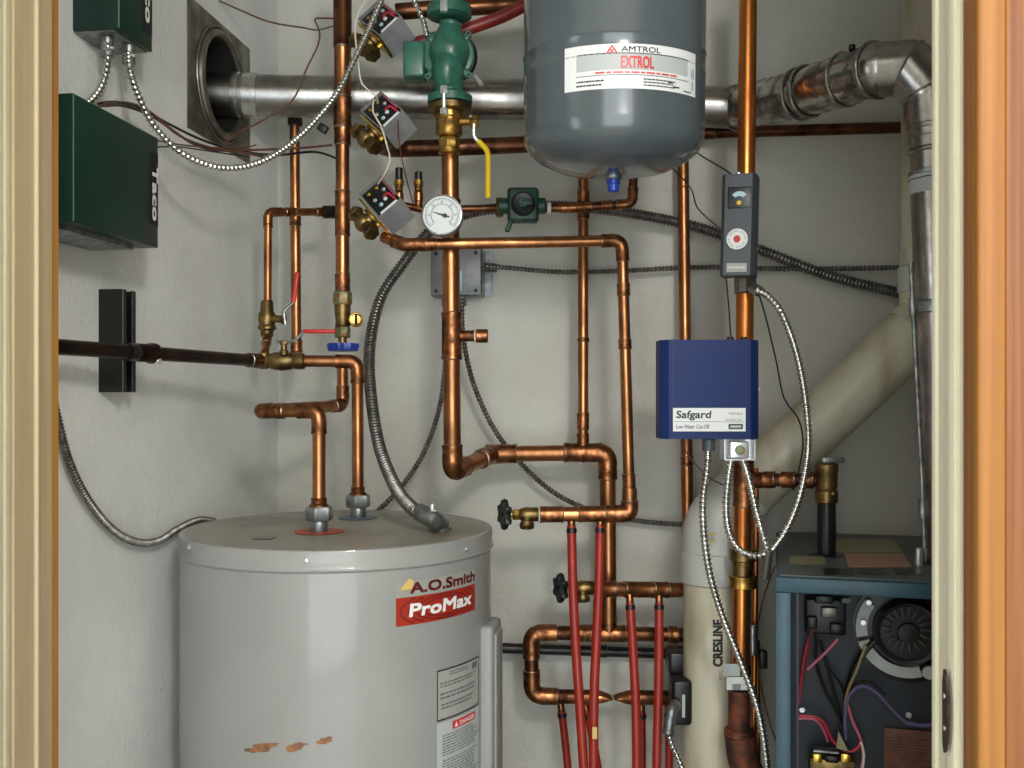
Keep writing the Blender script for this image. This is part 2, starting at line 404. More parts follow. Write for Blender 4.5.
# front wall of the cupboard (either side of the opening and above it)
st('wall_front', MB().box(((-2.2 + JL - .02) / 2, 1.085, CE / 2), (2.2 + JL - .02, .07, CE)).box(((2.2 + JR + .03) / 2, 1.085, CE / 2), (2.2 - JR - .03, .07, CE))
   .box(((JL + JR) / 2, 1.085, (2.42 + CE) / 2), (JR - JL + .05, .07, CE - 2.42)), hall_m)
b = MB()
for (y0, y1, z0, z1) in ((-2.3, -.90, 0, CE), (.20, 1.1, 0, CE), (-.90, .20, 0, .65), (-.90, .20, 2.05, CE)): b.box((-2.25, (y0 + y1) / 2, (z0 + z1) / 2), (.1, y1 - y0, z1 - z0))  # opening cut for the added side fill
st('wall_hall_left', b, hall_m)
st('wall_hall_right', MB().box((2.25, -.6, CE / 2), (.1, 3.4, CE)), hall_m)
wx0, wx1, wz0, wz1 = -.80, 1.72, .04, 2.46
b = MB()
for (x0, x1, z0, z1) in ((-2.2, wx0, 0, CE), (wx1, 2.2, 0, CE), (wx0, wx1, 0, wz0), (wx0, wx1, wz1, CE)):
    b.box(((x0 + x1) / 2, -2.25, (z0 + z1) / 2), (x1 - x0, .1, z1 - z0))
st('wall_hall_rear', b, hall_m)
b = MB()
for z in (wz0 + .02, wz1 - .02): b.box(((wx0 + wx1) / 2, -2.22, z), (wx1 - wx0, .05, .04))
for x in (wx0 + .02, wx1 - .02): b.box((x, -2.22, (wz0 + wz1) / 2), (.04, .05, wz1 - wz0 - .08))
st('window_1', b, ceil_m)
# left jamb, its stop and casing
st('trim_1', MB().box((JL - .012, (JN + 1.107) / 2, 1.21), (.024, 1.107 - JN, 2.42)), tan)
st('trim_2', MB().box((JL - .012, 1.114, 1.21), (.024, .0135, 2.42)), raw_wood)
st('trim_3', MB().box((JL - .072, JN - .008, 1.21), (.13, .016, 2.42), bev=.004).box((JL - .018, JN - .004, 1.21), (.030, .012, 2.42), bev=.004), cream)
st('trim_4', MB().box((JL + .0015, 1.0745, 1.21), (.006, .005, 2.42), bev=.002), tan_dark)
# right jamb with beads
st('trim_5', MB().box((JR + .012, (1.03 + JF) / 2, 1.21), (.024, JF - 1.03, 2.42), bev=.003).box((JR - .001, 1.052, 1.21), (.008, .030, 2.42), bev=.003).box((JR - .0005, 1.112, 1.21), (.006, .014, 2.42), bev=.002), cream_lit)
st('gap_shade_strip', MB().box((JR + .020, 1.0225, 1.21), (.030, .015, 2.42)), dark_gap)  # dark strip set in for the shade between jamb and door
# varnished door leaf standing open at the right
st('door_1', MB().box((.308 + .0125, .988, 1.21), (.025, .046, 2.4), bev=.004, segs=3), wood_light)
d2 = MB().box((.334 + .13, .991, 1.21), (.26, .040, 2.4), bev=.002).build('door_2', wood_m, kind='structure')
# strike plate on the right jamb
t = empty('strike_plate', PX(953, 755, JR - .006), 'dark curved metal strike plate on the cream door jamb, low at right', 'strike plate')
zc = CAMZ - .319 * .99; pl = []
for i in range(13):
    a = -math.pi / 2 + math.pi * i / 12
    pl.append((1.050 - .013 * math.cos(a), zc + .042 * math.sin(a)))
sx = JR - .0085
poly = [V((sx, y, z)) for y, z in pl] + [V((sx, 1.054, z)) for z in (zc + .03, zc - .03)]
MB().prism(poly, V((-.0025, 0, 0))).build('plate', bronze, t)
for dz in (.016, -.016): MB().cyl((sx - .002, 1.046, zc + dz), (sx - .0035, 1.046, zc + dz), .0028, 10).build('screw', steel, t)
# hall lamp fitting around the ceiling lamp
t = empty('ceiling_lamp', (0.40, -0.30, 2.38), 'hanging globe lamp of the hall, out of the picture', 'lamp')
MB().cyl((.40, -.30, 2.60), (.40, -.30, 2.62), .06, 24).build('canopy', ceil_m, t)
MB().cyl((.40, -.30, 2.40), (.40, -.30, 2.60), .008, 10).build('stem', ceil_m, t)
MB().cyl((.40, -.30, 2.385), (.40, -.30, 2.41), .04, 20).build('lamp_holder', ceil_m, t)

# ------------------------------------------------------------------ water heater
HX, HY, HR, HZ = -.5307, 1.7246, .2735, 1.267
HT = empty('water_heater', (HX, HY, 0), 'large grey enamelled cylindrical water heater standing at the left', 'water heater')
MB().lathe((HX, HY, .05), UP, [(HR - .004, 0), (HR - .004, HZ - .05 - .030)], 96).build('tank_jacket', grey_enamel, HT)
MB().lathe((HX, HY, HZ - .035), UP, [(HR - .003, 0), (HR, .0015), (HR + .0015, .004), (HR - .001, .008), (HR - .001, .029), (HR - .0025, .0335), (HR - .006, .035), (HR - .012, .0335), (HR - .03, .032), (.05, .032)], 96).build('top_cover', grey_cover, HT)
MB().lathe((HX, HY, HZ - .004), UP, [(HR - .008, 0), (HR - .008, .0025), (.001, .0030)], 64).build('top_plate', grey_top, HT)
MB().lathe((HX, HY, 0), UP, [(.2, 0), (.2, .055)], 40).build('base_ring', grey_panel, HT)
def on_heater(px, py, off=.001):
    """where the line of sight meets the jacket -> (angle, z)"""
    d = P(px, py, 1) - V((0, 0, CAMZ)); R = HR - .004 + off
    a = d.x ** 2 + d.y ** 2; bb = -2 * (d.x * HX + d.y * HY); c = HX ** 2 + HY ** 2 - R * R
    disc = max(bb * bb - 4 * a * c, 0); k = (-bb - math.sqrt(disc)) / 2 / a
    p = V((0, 0, CAMZ)) + d * k
    return math.atan2(p.y - HY, p.x - HX), p.z
def hfn(a0, z0, off=.0008, R=HR - .004):
    return lambda u, v: V((HX + (R + off) * math.cos(a0 + u / R), HY + (R + off) * math.sin(a0 + u / R), z0 + v))
aL, zt = on_heater(396, 598.8); aR, zt2 = on_heater(475, 585.6); zb = on_heater(396, 626.9)[1]
W = (aR - aL) * (HR - .004); H = zt - zb
lf = hfn(aL, zb)
lab = decal(MB(), lf, 0, 0, W, H, 16).build('brand_label', red_lab, HT, 'red label with dark swirls and white lettering')
fs_ = hfn(aL, zb, .0012); sw = MB()
for k in range(4):                                                # swirl lines
    for sgn in (0, 1):
        pts = []
        for i in range(25):
            a = math.pi * (.5 + i / 24) + (math.pi if sgn else 0)
            u = W * .52 + math.cos(a) * W * (.25 + .075 * k); v = H * .5 + math.sin(a) * H * (.34 + .10 * k)
            u = min(max(u, 0), W); v = min(max(v, 0), H); pts.append((u, v))
        for i in range(24):
            (u0, v0), (u1, v1) = pts[i], pts[i + 1]; wv = H * .034
            if abs(v0 - v1) < 1e-5 and abs(u0 - u1) < 1e-5: continue
            du, dv = u1 - u0, v1 - v0; L = math.hypot(du, dv); nx, ny = -dv / L * wv, du / L * wv
            if min(v0, v1) < wv or max(v0, v1) > H - wv or max(u0, u1) > W - wv or min(u0, u1) < wv: continue
            sw.add([fs_(u0 - nx, v0 - ny), fs_(u1 - nx, v1 - ny), fs_(u1 + nx, v1 + ny), fs_(u0 + nx, v0 + ny)], [(0, 1, 2, 3)], False)
sw.build('swirl_print', dred, lab)
mb = MB(); sh = .15
g = hfn(aL, zb, .0016)
text_to(mb, 'ProMax', lambda u, v: g(W * .13 + u + v * .12, H * .30 + v), W * .78, H * .44, bold=.06).build('lettering', white_m, lab)
g2 = hfn(aL, zb, .0010)
lab2 = decal(MB(), g2, W * .0, H + .0006, W, H + .0255, 16).build('maker_label', pale_lab, HT, 'pale grey label with maroon lettering and a peeled gold corner')
g3 = hfn(aL, zb, .0016)
text_to(MB(), 'A.O.Smith', lambda u, v: g3(W * .14 + u, H + .006 + v), W * .84, .0158, bold=.065).build('lettering', maroon, lab2)
gp = hfn(aL, zb, .003)
MB().add([gp(W * .03, H + .012), gp(W * .15, H + .0125), gp(W * .17, H + .026), gp(W * .12, H + .030)], [(0, 1, 2, 3)], False).build('peeled_corner', gold, lab2)
# energy and warning labels
aL, zt = on_heater(437, 671); aR, _ = on_heater(478.5, 656); zb = on_heater(437, 722)[1]
W2 = (aR - aL) * (HR - .004); H2 = zt - zb; e0 = hfn(aL, zb); e1 = hfn(aL, zb, .0013)
lab = decal(MB(), e0, 0, 0, W2, H2, 10).build('energy_label', silver_lab, HT, 'silver grey label framed in black')
fr = MB(); bw = .0022
decal(fr, e1, 0, 0, W2, bw, 10); decal(fr, e1, 0, H2 - bw, W2, H2, 10); decal(fr, e1, 0, 0, bw * .8, H2); decal(fr, e1, W2 - bw * .8, 0, W2, H2)
fr.build('border', ink, lab)
fp = MB(); fine_print(fp, e1, W2 * .25, H2 * .84, W2 * .7, H2 * .94, 2, 3); decal(fp, e1, W2 * .78, H2 * .8, W2 * .95, H2 * .93)
fine_print(fp, e1, W2 * .06, H2 * .64, W2 * .95, H2 * .76, 2, 4); fine_print(fp, e1, W2 * .06, H2 * .40, W2 * .95, H2 * .56, 2, 5); fine_print(fp, e1, W2 * .08, H2 * .2, W2 * .8, H2 * .34, 2, 6)
fp.build('fine_print', grey_ink, lab)
w0 = hfn(aL, zb - .16); w1 = hfn(aL, zb - .16, .0013); HW = .157
lab = decal(MB(), w0, W2 * .0, 0, W2, HW, 10).build('warning_label', white_dull, HT, 'white warning label with a red panel')
decal(MB(), w1, W2 * .3, HW - .017, W2 * .88, HW - .004, 6).build('red_panel', red_ink, lab)
w2 = hfn(aL, zb - .16, .0018)
text_to(MB(), 'DANGER', lambda u, v: w2(W2 * .46 + u, HW - .014 + v), W2 * .38, .007, bold=.02).add([w2(W2 * .34, HW - .0145), w2(W2 * .42, HW - .0145), w2(W2 * .38, HW - .006)], [(0, 1, 2)], False).build('lettering', white_m, lab)
fp = MB(); fine_print(fp, w1, W2 * .1, HW - .055, W2 * .97, HW - .020, 8, 9, .45); fine_print(fp, w1, W2 * .1, HW - .1, W2 * .97, HW - .06, 9, 10, .45); fine_print(fp, w1, W2 * .1, .01, W2 * .97, HW - .105, 9, 12, .45)
fp.build('fine_print', grey_ink, lab)
# chipped paint
for (cx, cy, ww, hh, sd) in ((261, 748, 21, 4.6, 1), (296, 747, 12, 4.4, 2), (325, 740.5, 9, 3.8, 3)):
    rnd = random.Random(sd); a0, z0 = on_heater(cx, cy); g = hfn(a0, z0, .0009); mb = MB()
    k = 22; pts = []
    for i in range(k):
        a = 2 * math.pi * i / k; q = rnd.uniform(.7, 1.1)
        pts.append(g(ww * .0015 * math.cos(a) * q, hh * .0015 * math.sin(a) * q + ww * .0015 * math.cos(a) * .22))
    mb.add(pts + [g(0, 0)], [(i, (i + 1) % k, k) for i in range(k)], False).build('paint_chip', rust_chip, HT)
# screws of the cover, little mark
for (sx, sy) in ((190, 547), (307, 560), (466, 549)):
    a0, z0 = on_heater(sx, sy + 0, .004); g = hfn(a0, z0, .004); n = V((math.cos(a0), math.sin(a0), 0))
    MB().cyl(g(0, 0), g(0, 0) + n * .003, .0045 if sx < 200 else .003, 10).build('screw', steel, HT)
def on_top(px, py, z=HZ): return P(px, py, (CAMZ - z) * 1000 / (py - 396))
c = on_top(262, 539, HZ - .0008)
MB().box(c, (.03, .005, .0008)).box(c + V((.014, .012, 0)), (.004, .022, .0008)).build('ink_mark', black_p, HT)
MB().lathe(on_top(319, 532, HZ - .0012), UP, [(.041, 0), (.043, .0012), (.03, .0022), (.02, .0022)], 30).build('hot_port_ring', strap_m, HT)
MB().lathe(on_top(358, 518, HZ - .0012), UP, [(.037, 0), (.039, .0012), (.03, .0022), (.02, .0022)], 30).build('cold_port_ring', blue_ring, HT)
# element access cover on the right flank
ang = on_heater(489, 640)[0] - .02
n = V((math.cos(ang), math.sin(ang), 0)); tt = V((-n.y, n.x, 0)); c = V((HX, HY, 0)) + n * (HR - .002) + V((0, 0, .93 - .1))
ac = MB().box(c + V((0, 0, 0)), (.03, .085, .56), (n, tt, UP), .008, 3).build('access_cover', grey_panel, HT, 'raised grey access cover')
MB().box(c + n * .016, (.006, .058, .53), (n, tt, UP), .003, 3).build('raised_panel', grey_panel, ac)
MB().box(c - n * .004 + tt * .050, (.028, .02, .50), (n, tt, UP), .006, 3).build('side_flange', dark_galv, ac)

def union(parent, base, r, name='union', scale=1.0):
    """galvanised nipple, hex nut and copper sleeve standing on base"""
    base = V(base); s = scale
    MB().lathe(base, UP, [(r * 1.25, 0), (r * 1.35, .004 * s), (r * 1.35, .018 * s), (r * 1.2, .022 * s)], 22).build('nipple', galv, parent, 'galvanised nipple')
    MB().hexn(base + UP * .020 * s, base + UP * .044 * s, r * 2.15, 6).build('union_nut', galv, parent, 'grey hexagonal union nut')
    MB().lathe(base + UP * .044 * s, UP, [(r * 1.5, 0), (r * 1.5, .003), (r * 1.2, .005), (r * 1.2, .012 * s), (r * 1.3, .014 * s), (r * 1.05, .015 * s)], 20).build('sleeve', copper_fit, parent)

# hot pipe: heater -> elbows -> rear riser
uL = on_top(319, 532); xl = uL
r34 = .0112
hp = pipe('copper_pipe', 'copper pipe rising from the red-ringed port of the water heater and doubling back', [uL + UP * .05, P(319, 411, 1.713), P(258, 411, 1.74), P(343, 405.5, 2.02), P(342.5, 366, 2.02)], r34, copper, copper_fit, bend=.02, group='copper water pipes', couplings=((1, .62, .012, 1.2),))
union(hp, uL, r34)
uR = on_top(358, 517.5)
VT = 1.905
cp = pipe('copper_pipe', 'copper pipe dropping from the horizontal red-levered valve to the blue-ringed heater port', [P(304, 361, VT), P(357.5, 361.5, VT), uR + UP * .05], r34, copper, copper_fit, bend=.022, group='copper water pipes')
union(cp, uR, r34)

# ------------------------------------------------------------------ riser A with drain valve and blue wheel
TA = 2.02
def pz(py, t=TA, px=342.5): return P(px, py, t)
ra = pipe('copper_riser', 'tall copper riser left of the grey valve heads, several sleeves along it', [pz(-40), pz(300)], .0140, copper, copper_fit, group='copper water pipes')
def sleeve(parent, a, b, r, m=copper_fit, rings=True, nm='sleeve'):
    a = V(a); b = V(b); d = b - a; L = d.length
    e = MB().lathe(a, d, [(r * .92, 0), (r * 1.03, r * .06), (r * 1.03, r * .2), (r, r * .35), (r, L - r * .35), (r * 1.03, L - r * .2), (r * 1.03, L - r * .06), (r * .92, L)], 22).build(nm, m, parent)
    if rings:
        MB().torus(b, d, r * .95, r * .08, 22, 6).build('solder_ring', solder, e)
        MB().torus(a, d, r * .95, r * .08, 22, 6).build('solder_ring', solder, e)
    return e
sleeve(ra, pz(47), pz(-38), .0187, copper_dark)
sleeve(ra, pz(96.5), pz(48), .0172, copper)
sleeve(ra, pz(127), pz(97), .0182)
sleeve(ra, pz(145), pz(128), .0168)
sleeve(ra, pz(236), pz(191), .0153)
sleeve(ra, pz(291), pz(274), .0153)
# drain/gate valve under riser A
dv = empty('gate_valve', pz(352), 'green-corroded gate valve with a blue handwheel below it', 'valve')
b = MB().lathe(pz(352), UP, [(.006, 0), (.006, .012)], 12)
MB().hexn(pz(305), pz(292), .0200, 8).build('union_nut', verdigris, dv)
MB().lathe(pz(327), UP, [(.0145, 0), (.0155, .003), (.0140, .008), (.0150, .022), (.0165, .034), (.0165, .046)], 22).build('valve_body', brass_dull, dv)
MB().hexn(pz(338), pz(327), .0165, 6).build('packing_nut', verdigris, dv)
MB().cyl(pz(350, 2.0), pz(337, 2.0), .0085, 14).build('stem', brass_dull, dv)
MB().hexn(pz(337, 2.0), pz(329, 2.0), .0125, 6).build('gland_nut', verdigris, dv)
c = P(343, 347.5, 1.985)
wb = MB(); n = 48; vs = []; fs = []
for (rk, h) in ((.006, .003), (.016, .004), (1, .008), (1.03, .002), (.93, -.007), (.5, -.008), (.006, -.008)):
    for i in range(n):
        a = 2 * math.pi * i / n; R = rk if rk < .1 else rk * (.0300 + .0022 * math.cos(8 * a))
        vs.append(c + V((R * math.cos(a), R * math.sin(a), h)))
for j in range(6):
    for i in range(n): fs.append((j * n + i, j * n + (i + 1) % n, (j + 1) * n + (i + 1) % n, (j + 1) * n + i))
wb.add(vs, fs); wb.build('handwheel', blue_p, dv, 'blue lobed handwheel')
q = P(357, 320, 2.0)
MB().cyl(P(346, 319, 2.04), q + TOW * -.004, .0115, 16).build('drain_outlet', brass_dull, dv)
dc = MB().cyl(q - TOW * .006 - RIGHT * .002, q + TOW * .012, .0145, 22).build('drain_cap', brass, dv, 'brass drain cap')
MB().box(q + TOW * .0125, (.005, .020, .001), (RIGHT, UP, TOW)).torus(q + TOW * .0118, TOW, .0108, .0014, 20, 6).build('slot', dark_gap, dc)

# ------------------------------------------------------------------ brown pipe, strut, valves at left
LP0 = PX(50, 346.4, -.79); LP1 = P(262, 361, VT)
bp_ = pipe('brown_pipe', 'dark brown horizontal pipe running along the left wall through a black clamp', [LP0 + (LP0 - LP1) * .1, LP1], .0112, brown_pipe, brown_pipe, cat='pipe')
d = (LP1 - LP0).normalized()
sleeve(bp_, LP1 - d * .05, LP1 + d * .004, .0135, copper_dark)
s0 = V((-.8202, 1.490, 0))
strut = empty('strut_channel', s0 + UP * 1.505, 'short black steel channel fixed upright to the left wall', 'bracket')
z0, z1 = 1.506, 1.667; zm = (z0 + z1) / 2; hh = z1 - z0
MB().box(s0 + V((-.0185, 0, zm)), (.003, .041, hh)).box(s0 + V((0, -.019, zm)), (.040, .003, hh)).box(s0 + V((0, .019, zm)), (.040, .003, hh)).box(s0 + V((.0185, -.014, zm)), (.003, .011, hh)).box(s0 + V((.0185, .014, zm)), (.003, .011, hh)).build('channel', black_strut, strut)
MB().box(s0 + V((.0205, -.0205, zm)), (.0012, .0012, hh)).box(s0 + V((.0205, .0085, zm)), (.0012, .0012, hh)).build('pale_edge', galv, strut)  # thin paler lines along the channel edges
def proj(p):
    t_ = (p.y + p.x * -CY) / NN
    return 512 + 1000 * ((p.x + p.y * CY) / NN) / t_
k = min((abs(proj(LP0.lerp(LP1, i / 400)) - 132), i / 400) for i in range(401))[1]; cc = LP0.lerp(LP1, k)
cl = empty('pipe_clamp', cc - UP * .015, 'dark pipe clamp with a bright bolt holding the brown pipe at the channel', 'clamp')
MB().lathe(cc - d * .014, d, [(.0118, 0), (.0136, 0), (.0136, .028), (.0118, .028)], 22, closed_prof=True).build('band', black_iron, cl)
c3 = cc + d * .035
MB().lathe(c3 - d * .03, d, [(.0118, 0), (.0142, .004), (.0142, .034), (.0165, .040), (.0165, .05), (.0118, .05)], 22).build('collar', brown_pipe, cl)
MB().hexn(c3 + V((.008, .015, .004)), c3 + V((.016, .013, .004)), .006).cyl(c3 + V((.004, .016, -.012)), c3 + V((.016, .013, -.012)), .005, 10).build('bolt', steel, cl)
# horizontal ball valve
hv = empty('ball_valve', P(283, 370, VT), 'horizontal brass ball valve with a red lever lying flat above it', 'valve', 'small red-levered ball valves')
a, b_ = P(259, 361, VT), P(305, 361.4, VT); d = (b_ - a).normalized(); L = (b_ - a).length
MB().lathe(a, d, [(.013, 0), (.0155, .003), (.0155, .016), (.0135, .019), (.0165, .028), (.0185, .044), (.0165, .060), (.014, .066), (.0155, .070), (.0155, L - .003), (.013, L)], 24).build('valve_body', brass_dull, hv)
MB().lathe(P(284, 355, VT - .012), UP, [(.009, 0), (.009, .008), (.006, .010), (.006, .02)], 12).hexn(P(284, 345, VT - .012), P(284, 341, VT - .012), .008).build('stem', brass_dull, hv)
path = [P(277, 341.5, VT - .012), P(294, 341.5, VT - .012), P(303.5, 331.5, VT - .012), P(308, 331.2, VT - .012)]
MB().tube(fillet(path, .006), .0032, 8).build('lever', galv, hv)
MB().box((P(303, 331.3, VT - .012) + P(335.5, 331.3, VT - .012)) / 2, (.062, .010, .0075), (RIGHT, TOW, UP), .003, 3).build('lever_grip', red_p, hv, 'red lever grip')
# small copper line D with vertical valve
TD = 2.0
dl = pipe('copper_pipe', 'thin copper pipe with an elbow at its top, left of the red-levered upright valve', [P(265, 352, 1.96), P(267.5, 335, TD), P(268, 212, TD), P(328, 212, 2.10), P(352, 216, 2.10)], .0080, copper, copper_fit, bend=.017, group='copper water pipes', couplings=((2, .35, .022), (1, .93, .02)))
MB().lathe(P(323, 212, 2.085), P(337, 212, 2.10) - P(323, 212, 2.085), [(.011, 0), (.0135, .002), (.0135, .028), (.011, .03)], 18).build('black_coupling', black_iron, dl)
uv = empty('ball_valve', P(267, 340, TD), 'upright brass ball valve with a red lever pointing up', 'valve', 'small red-levered ball valves')
MB().lathe(P(267, 337, TD), UP, [(.011, 0), (.013, .004), (.013, .012), (.0185, .016), (.0185, .020), (.0155, .024), (.0175, .034), (.0165, .046), (.013, .052), (.0125, .070), (.0105, .073)], 22).build('valve_body', brass_dull, uv)
MB().cyl(P(272, 318.5, TD - .008), P(284, 319.5, TD - .012), .0075, 14).hexn(P(282, 319.5, TD - .012), P(286, 320, TD - .012), .0105).build('stem', brass_dull, uv)
MB().tube(fillet([P(285.5, 325, 1.98), P(283.5, 311, 1.98), P(294, 302, 1.98)], .008), .0032, 8).build('lever', galv, uv)
g0, g1 = P(293.5, 302.5, 1.98), P(297.5, 272, 1.98); gd = (g1 - g0).normalized()
MB().box((g0 + g1) / 2, ((g1 - g0).length, .0065, .009), (gd, TOW, gd.cross(TOW)), .003, 3).build('lever_grip', red_p, uv, 'red lever grip')
tee(bp_, P(264, 361, VT), d, UP, .0116, .014, brass_dull)
# pipe E behind
pipe('copper_pipe', 'upright copper pipe in the left corner, between the thin pipe and the tall riser', [P(294.5, 118, 2.15), P(296.5, 358, 2.15), P(297, 361, 1.93)], .0108, copper, copper_fit, bend=.02, group='copper water pipes', couplings=((0, .42, .03), (0, .955, .02)))
MB().box(P(295, 121, 2.15), (.026, .026, .02), bev=.003).build('pipe_plug', dark_gap, label='small dark plug on the corner pipe under the flue', cat='plug')

# ------------------------------------------------------------------ zone valves
def zone_valve(cx, cy, t, label, ang=43, seed=1):
    c = P(cx, cy, t); A = math.radians(ang)
    bv = RIGHT * math.cos(A) + UP * math.sin(A)                        # short side, up to the right
    s = RIGHT * -math.sin(A) + UP * math.cos(A)
    T = math.radians(37)
    n = TOW * math.cos(T) + s * math.sin(T)
    a = s * -math.cos(T) + TOW * math.sin(T)
    root = empty('zone_valve', c - UP * .08, label, 'zone valve', 'grey motorised zone valves')
    la, lb, dp = .088, .054, .058
    cen = c - n * (dp / 2)
    # housing: five thin walls
    w_ = .002; h = MB()
    h.box(cen - bv * lb / 2, (la, w_, dp), (a, bv, n)).box(cen + bv * lb / 2, (la, w_, dp), (a, bv, n))
    h.box(cen + a * la / 2, (w_, lb + w_, dp), (a, bv, n)).box(cen - a * la / 2, (w_, lb + w_, dp), (a, bv, n)).box(cen - n * dp / 2, (la, lb, w_), (a, bv, n))
    h.box(cen + a * (la / 2 + .001) + n * .004, (.0015, lb * .9, dp * .7), (a, bv, n))
    h.build('motor_housing', grey_head, root)
    pk = MB().box(c - n * .010, (la - .006, lb - .005, .012), (a, bv, n), .002).build('terminal_block', black_p, root)
    rnd = random.Random(seed); sc_m = [brass_bright, steel, steel, white_m, pale_blue]
    for i, (u, v) in enumerate(((-.3, .12), (-.12, .28), (-.02, -.22), (.16, .1), (.22, -.15), (-.3, -.25))):
        q = c - n * .004 + a * la * u + bv * lb * v
        MB().cyl(q, q + n * .003, .0042, 10).build('terminal_screw', sc_m[i % 5], pk)
    MB().tube(spline([c + a * la * .42 + bv * lb * .35, c + a * la * .2 + bv * lb * .3 + n * .006, c + a * la * .1 + bv * lb * .1], .006), .0022, 7).build('red_lead', red_wire, pk)
    MB().box(c + a * la * .47 - n * .001, (.006, lb * .75, .004), (a, bv, n), .001).build('white_clip', white_m, pk)
    MB().box(c + bv * lb * .44 - a * la * .05, (la * .7, .0025, .003), (a, bv, n), .001).build('pink_lead', pink_wire, pk)
    # brass side: mounting plate and body
    pc = cen - bv * (lb / 2 + .006)
    MB().box(pc + a * .004, (la * 1.04, .004, dp * .8), (a, bv, n)).build('mounting_plate', brass_bright, root)
    bc = pc - bv * .010 - a * .004
    mb = MB().lathe(pc, -bv, [(.020, 0), (.020, .006), (.013, .009), (.013, .03)], 20)
    mb.sphere(bc - bv * .014, .0185, 18).cyl(bc - bv * .014 - a * .035, bc - bv * .014 + a * .03, .0125, 18)
    mb.build('valve_body', brass_dull, root)
    MB().hexn(bc - bv * .014 + a * .026, bc - bv * .014 + a * .042, .0165).hexn(bc - bv * .014 - a * .028, bc - bv * .014 - a * .042, .0165).build('union_nut', brass_dull, root)
    for k in (-.3, .3):
        MB().cyl(pc + a * la * k, pc + a * la * k - bv * .008, .005, 8).build('screw', brass_bright, root)
    return root, c, a, bv, n, bc - bv * .014
zv = []
zv.append(zone_valve(379, 17, 1.93, 'topmost grey motorised zone valve, cut by the silver conduit', seed=1))
zv.append(zone_valve(381, 110, 1.93, 'middle grey motorised zone valve in front of the flue, left of the yellow lever', seed=2))
zv.append(zone_valve(379.5, 196, 1.93, 'lowest grey motorised zone valve, left of the round gauge', ang=40, seed=3))
# low-voltage leads between the heads
wire('thermostat_wire', 'thin white wire looping from the top zone valve to the middle one', [P(372, -10, 1.86), P(358, 14, 1.86), P(355, 30, 1.86), P(358, 60, 1.86), P(362, 84, 1.86), P(376, 96, 1.87), P(378, 103, 1.9)], .0016, white_wire, 'thin white wires of the zone valves')
wire('thermostat_wire', 'thin white wire hanging from the middle zone valve to the lowest one', [P(378, 103, 1.9), P(374, 100, 1.86), P(373, 112, 1.85), P(381, 126, 1.85), P(387, 146, 1.85), P(390, 160, 1.86), P(384, 175, 1.87), P(378, 184, 1.9)], .0016, white_wire, 'thin white wires of the zone valves')
wire('thermostat_wire', 'thin dark red wire from the middle zone valve down past the brass vents', [P(398, 120, 1.9), P(399, 140, 1.92), P(403, 165, 1.94), P(414, 207, 2.02)], .0011, maroon)

# small vents behind lowest zone valve
sb = pipe('copper_stub', 'short copper branch behind the round gauge carrying two black-capped vents', [P(392, 203, 2.04), P(430, 211, 2.04), P(440, 213, 2.0)], .0075, copper_dark, copper_fit, elbows=False)
for (px, top, lab) in ((399, 168, 'black-capped brass vent just behind the lowest zone valve'), (418.5, 172, 'black-capped brass vent left of the big vertical pipe')):
    root = empty('air_vent', P(px, 206, 2.04), lab, 'air vent', 'black-capped brass vents')
    MB().lathe(P(px, 208, 2.04), UP, [(.008, 0), (.008, .012), (.0095, .014), (.0095, .03), (.008, .032), (.008, .045)], 16).build('body', copper_fit, root)
    MB().cyl(P(px, 186, 2.04), P(px, 180, 2.04), .0105, 16).build('brass_collar', brass, root)
    MB().cyl(P(px, 180, 2.04), P(px, top, 2.04), .0078, 16).build('cap', black_p, root)
    MB().sphere(P(px, 189, 2.028), .005, 10).build('bleed_screw', brass, root)

# ------------------------------------------------------------------ flue and its wall plate
root = empty('flue_wall_plate', (WX, plateY, plateZ - .125), 'square grey metal plate with a round opening, where the flue enters the left wall', 'wall plate')
n = 48; vs = []; fs = []
def sq(a, hw):
    c_, s_ = math.cos(a), math.sin(a); k = hw / max(abs(c_), abs(s_)); return c_ * k, s_ * k
for x in (WX + .0005, WX + .003):
    for i in range(n):
        a = 2 * math.pi * i / n + math.pi / 4
        y, z = sq(a, .124); vs.append(V((x, plateY + y * 1.2, plateZ + z)))
    for i in range(n):
        a = 2 * math.pi * i / n + math.pi / 4
        vs.append(V((x, plateY + hole * math.cos(a), plateZ + hole * math.sin(a))))
for i in range(n):
    j = (i + 1) % n
    fs += [(i, j, n + j, n + i), (2 * n + i, 3 * n + i, 3 * n + j, 2 * n + j), (i, 2 * n + i, 2 * n + j, j), (n + i, n + j, 3 * n + j, 3 * n + i)]
MB().add(vs, fs, False).build('plate', dark_galv, root)
MB().torus((WX + .006, plateY, plateZ), XA, hole + .004, .008, 48, 10).build('rolled_ring', dark_galv, root)
MB().torus((WX + .004, plateY, plateZ), XA, hole + .017, .003, 48, 8).build('outer_bead', dark_galv, root)
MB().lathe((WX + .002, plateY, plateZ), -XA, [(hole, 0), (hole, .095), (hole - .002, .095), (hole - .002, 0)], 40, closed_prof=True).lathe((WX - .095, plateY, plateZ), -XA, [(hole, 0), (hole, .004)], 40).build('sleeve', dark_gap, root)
fl = empty('flue_pipe', P(540, 120, 2.09), 'shiny steel flue pipe crossing the cupboard and turning down at the right', 'flue pipe')
FR = .0430
f0 = V((WX - .085, 1.965, CAMZ + .303 * 2.07)); f1 = P(262, 96, 2.08); f2 = P(540, 100, 2.15); f3 = P(738, 108, 2.10); f4 = P(800, 94, 1.92); f5 = P(876, 70, 1.76)
fr_ = lambda *a: MB().tube(list(a), FR, 40)
MB().tube([f0, f1, f2, f3], FR, 40).build('straight_duct', chrome, fl)
dd = (f1 - f0).normalized()
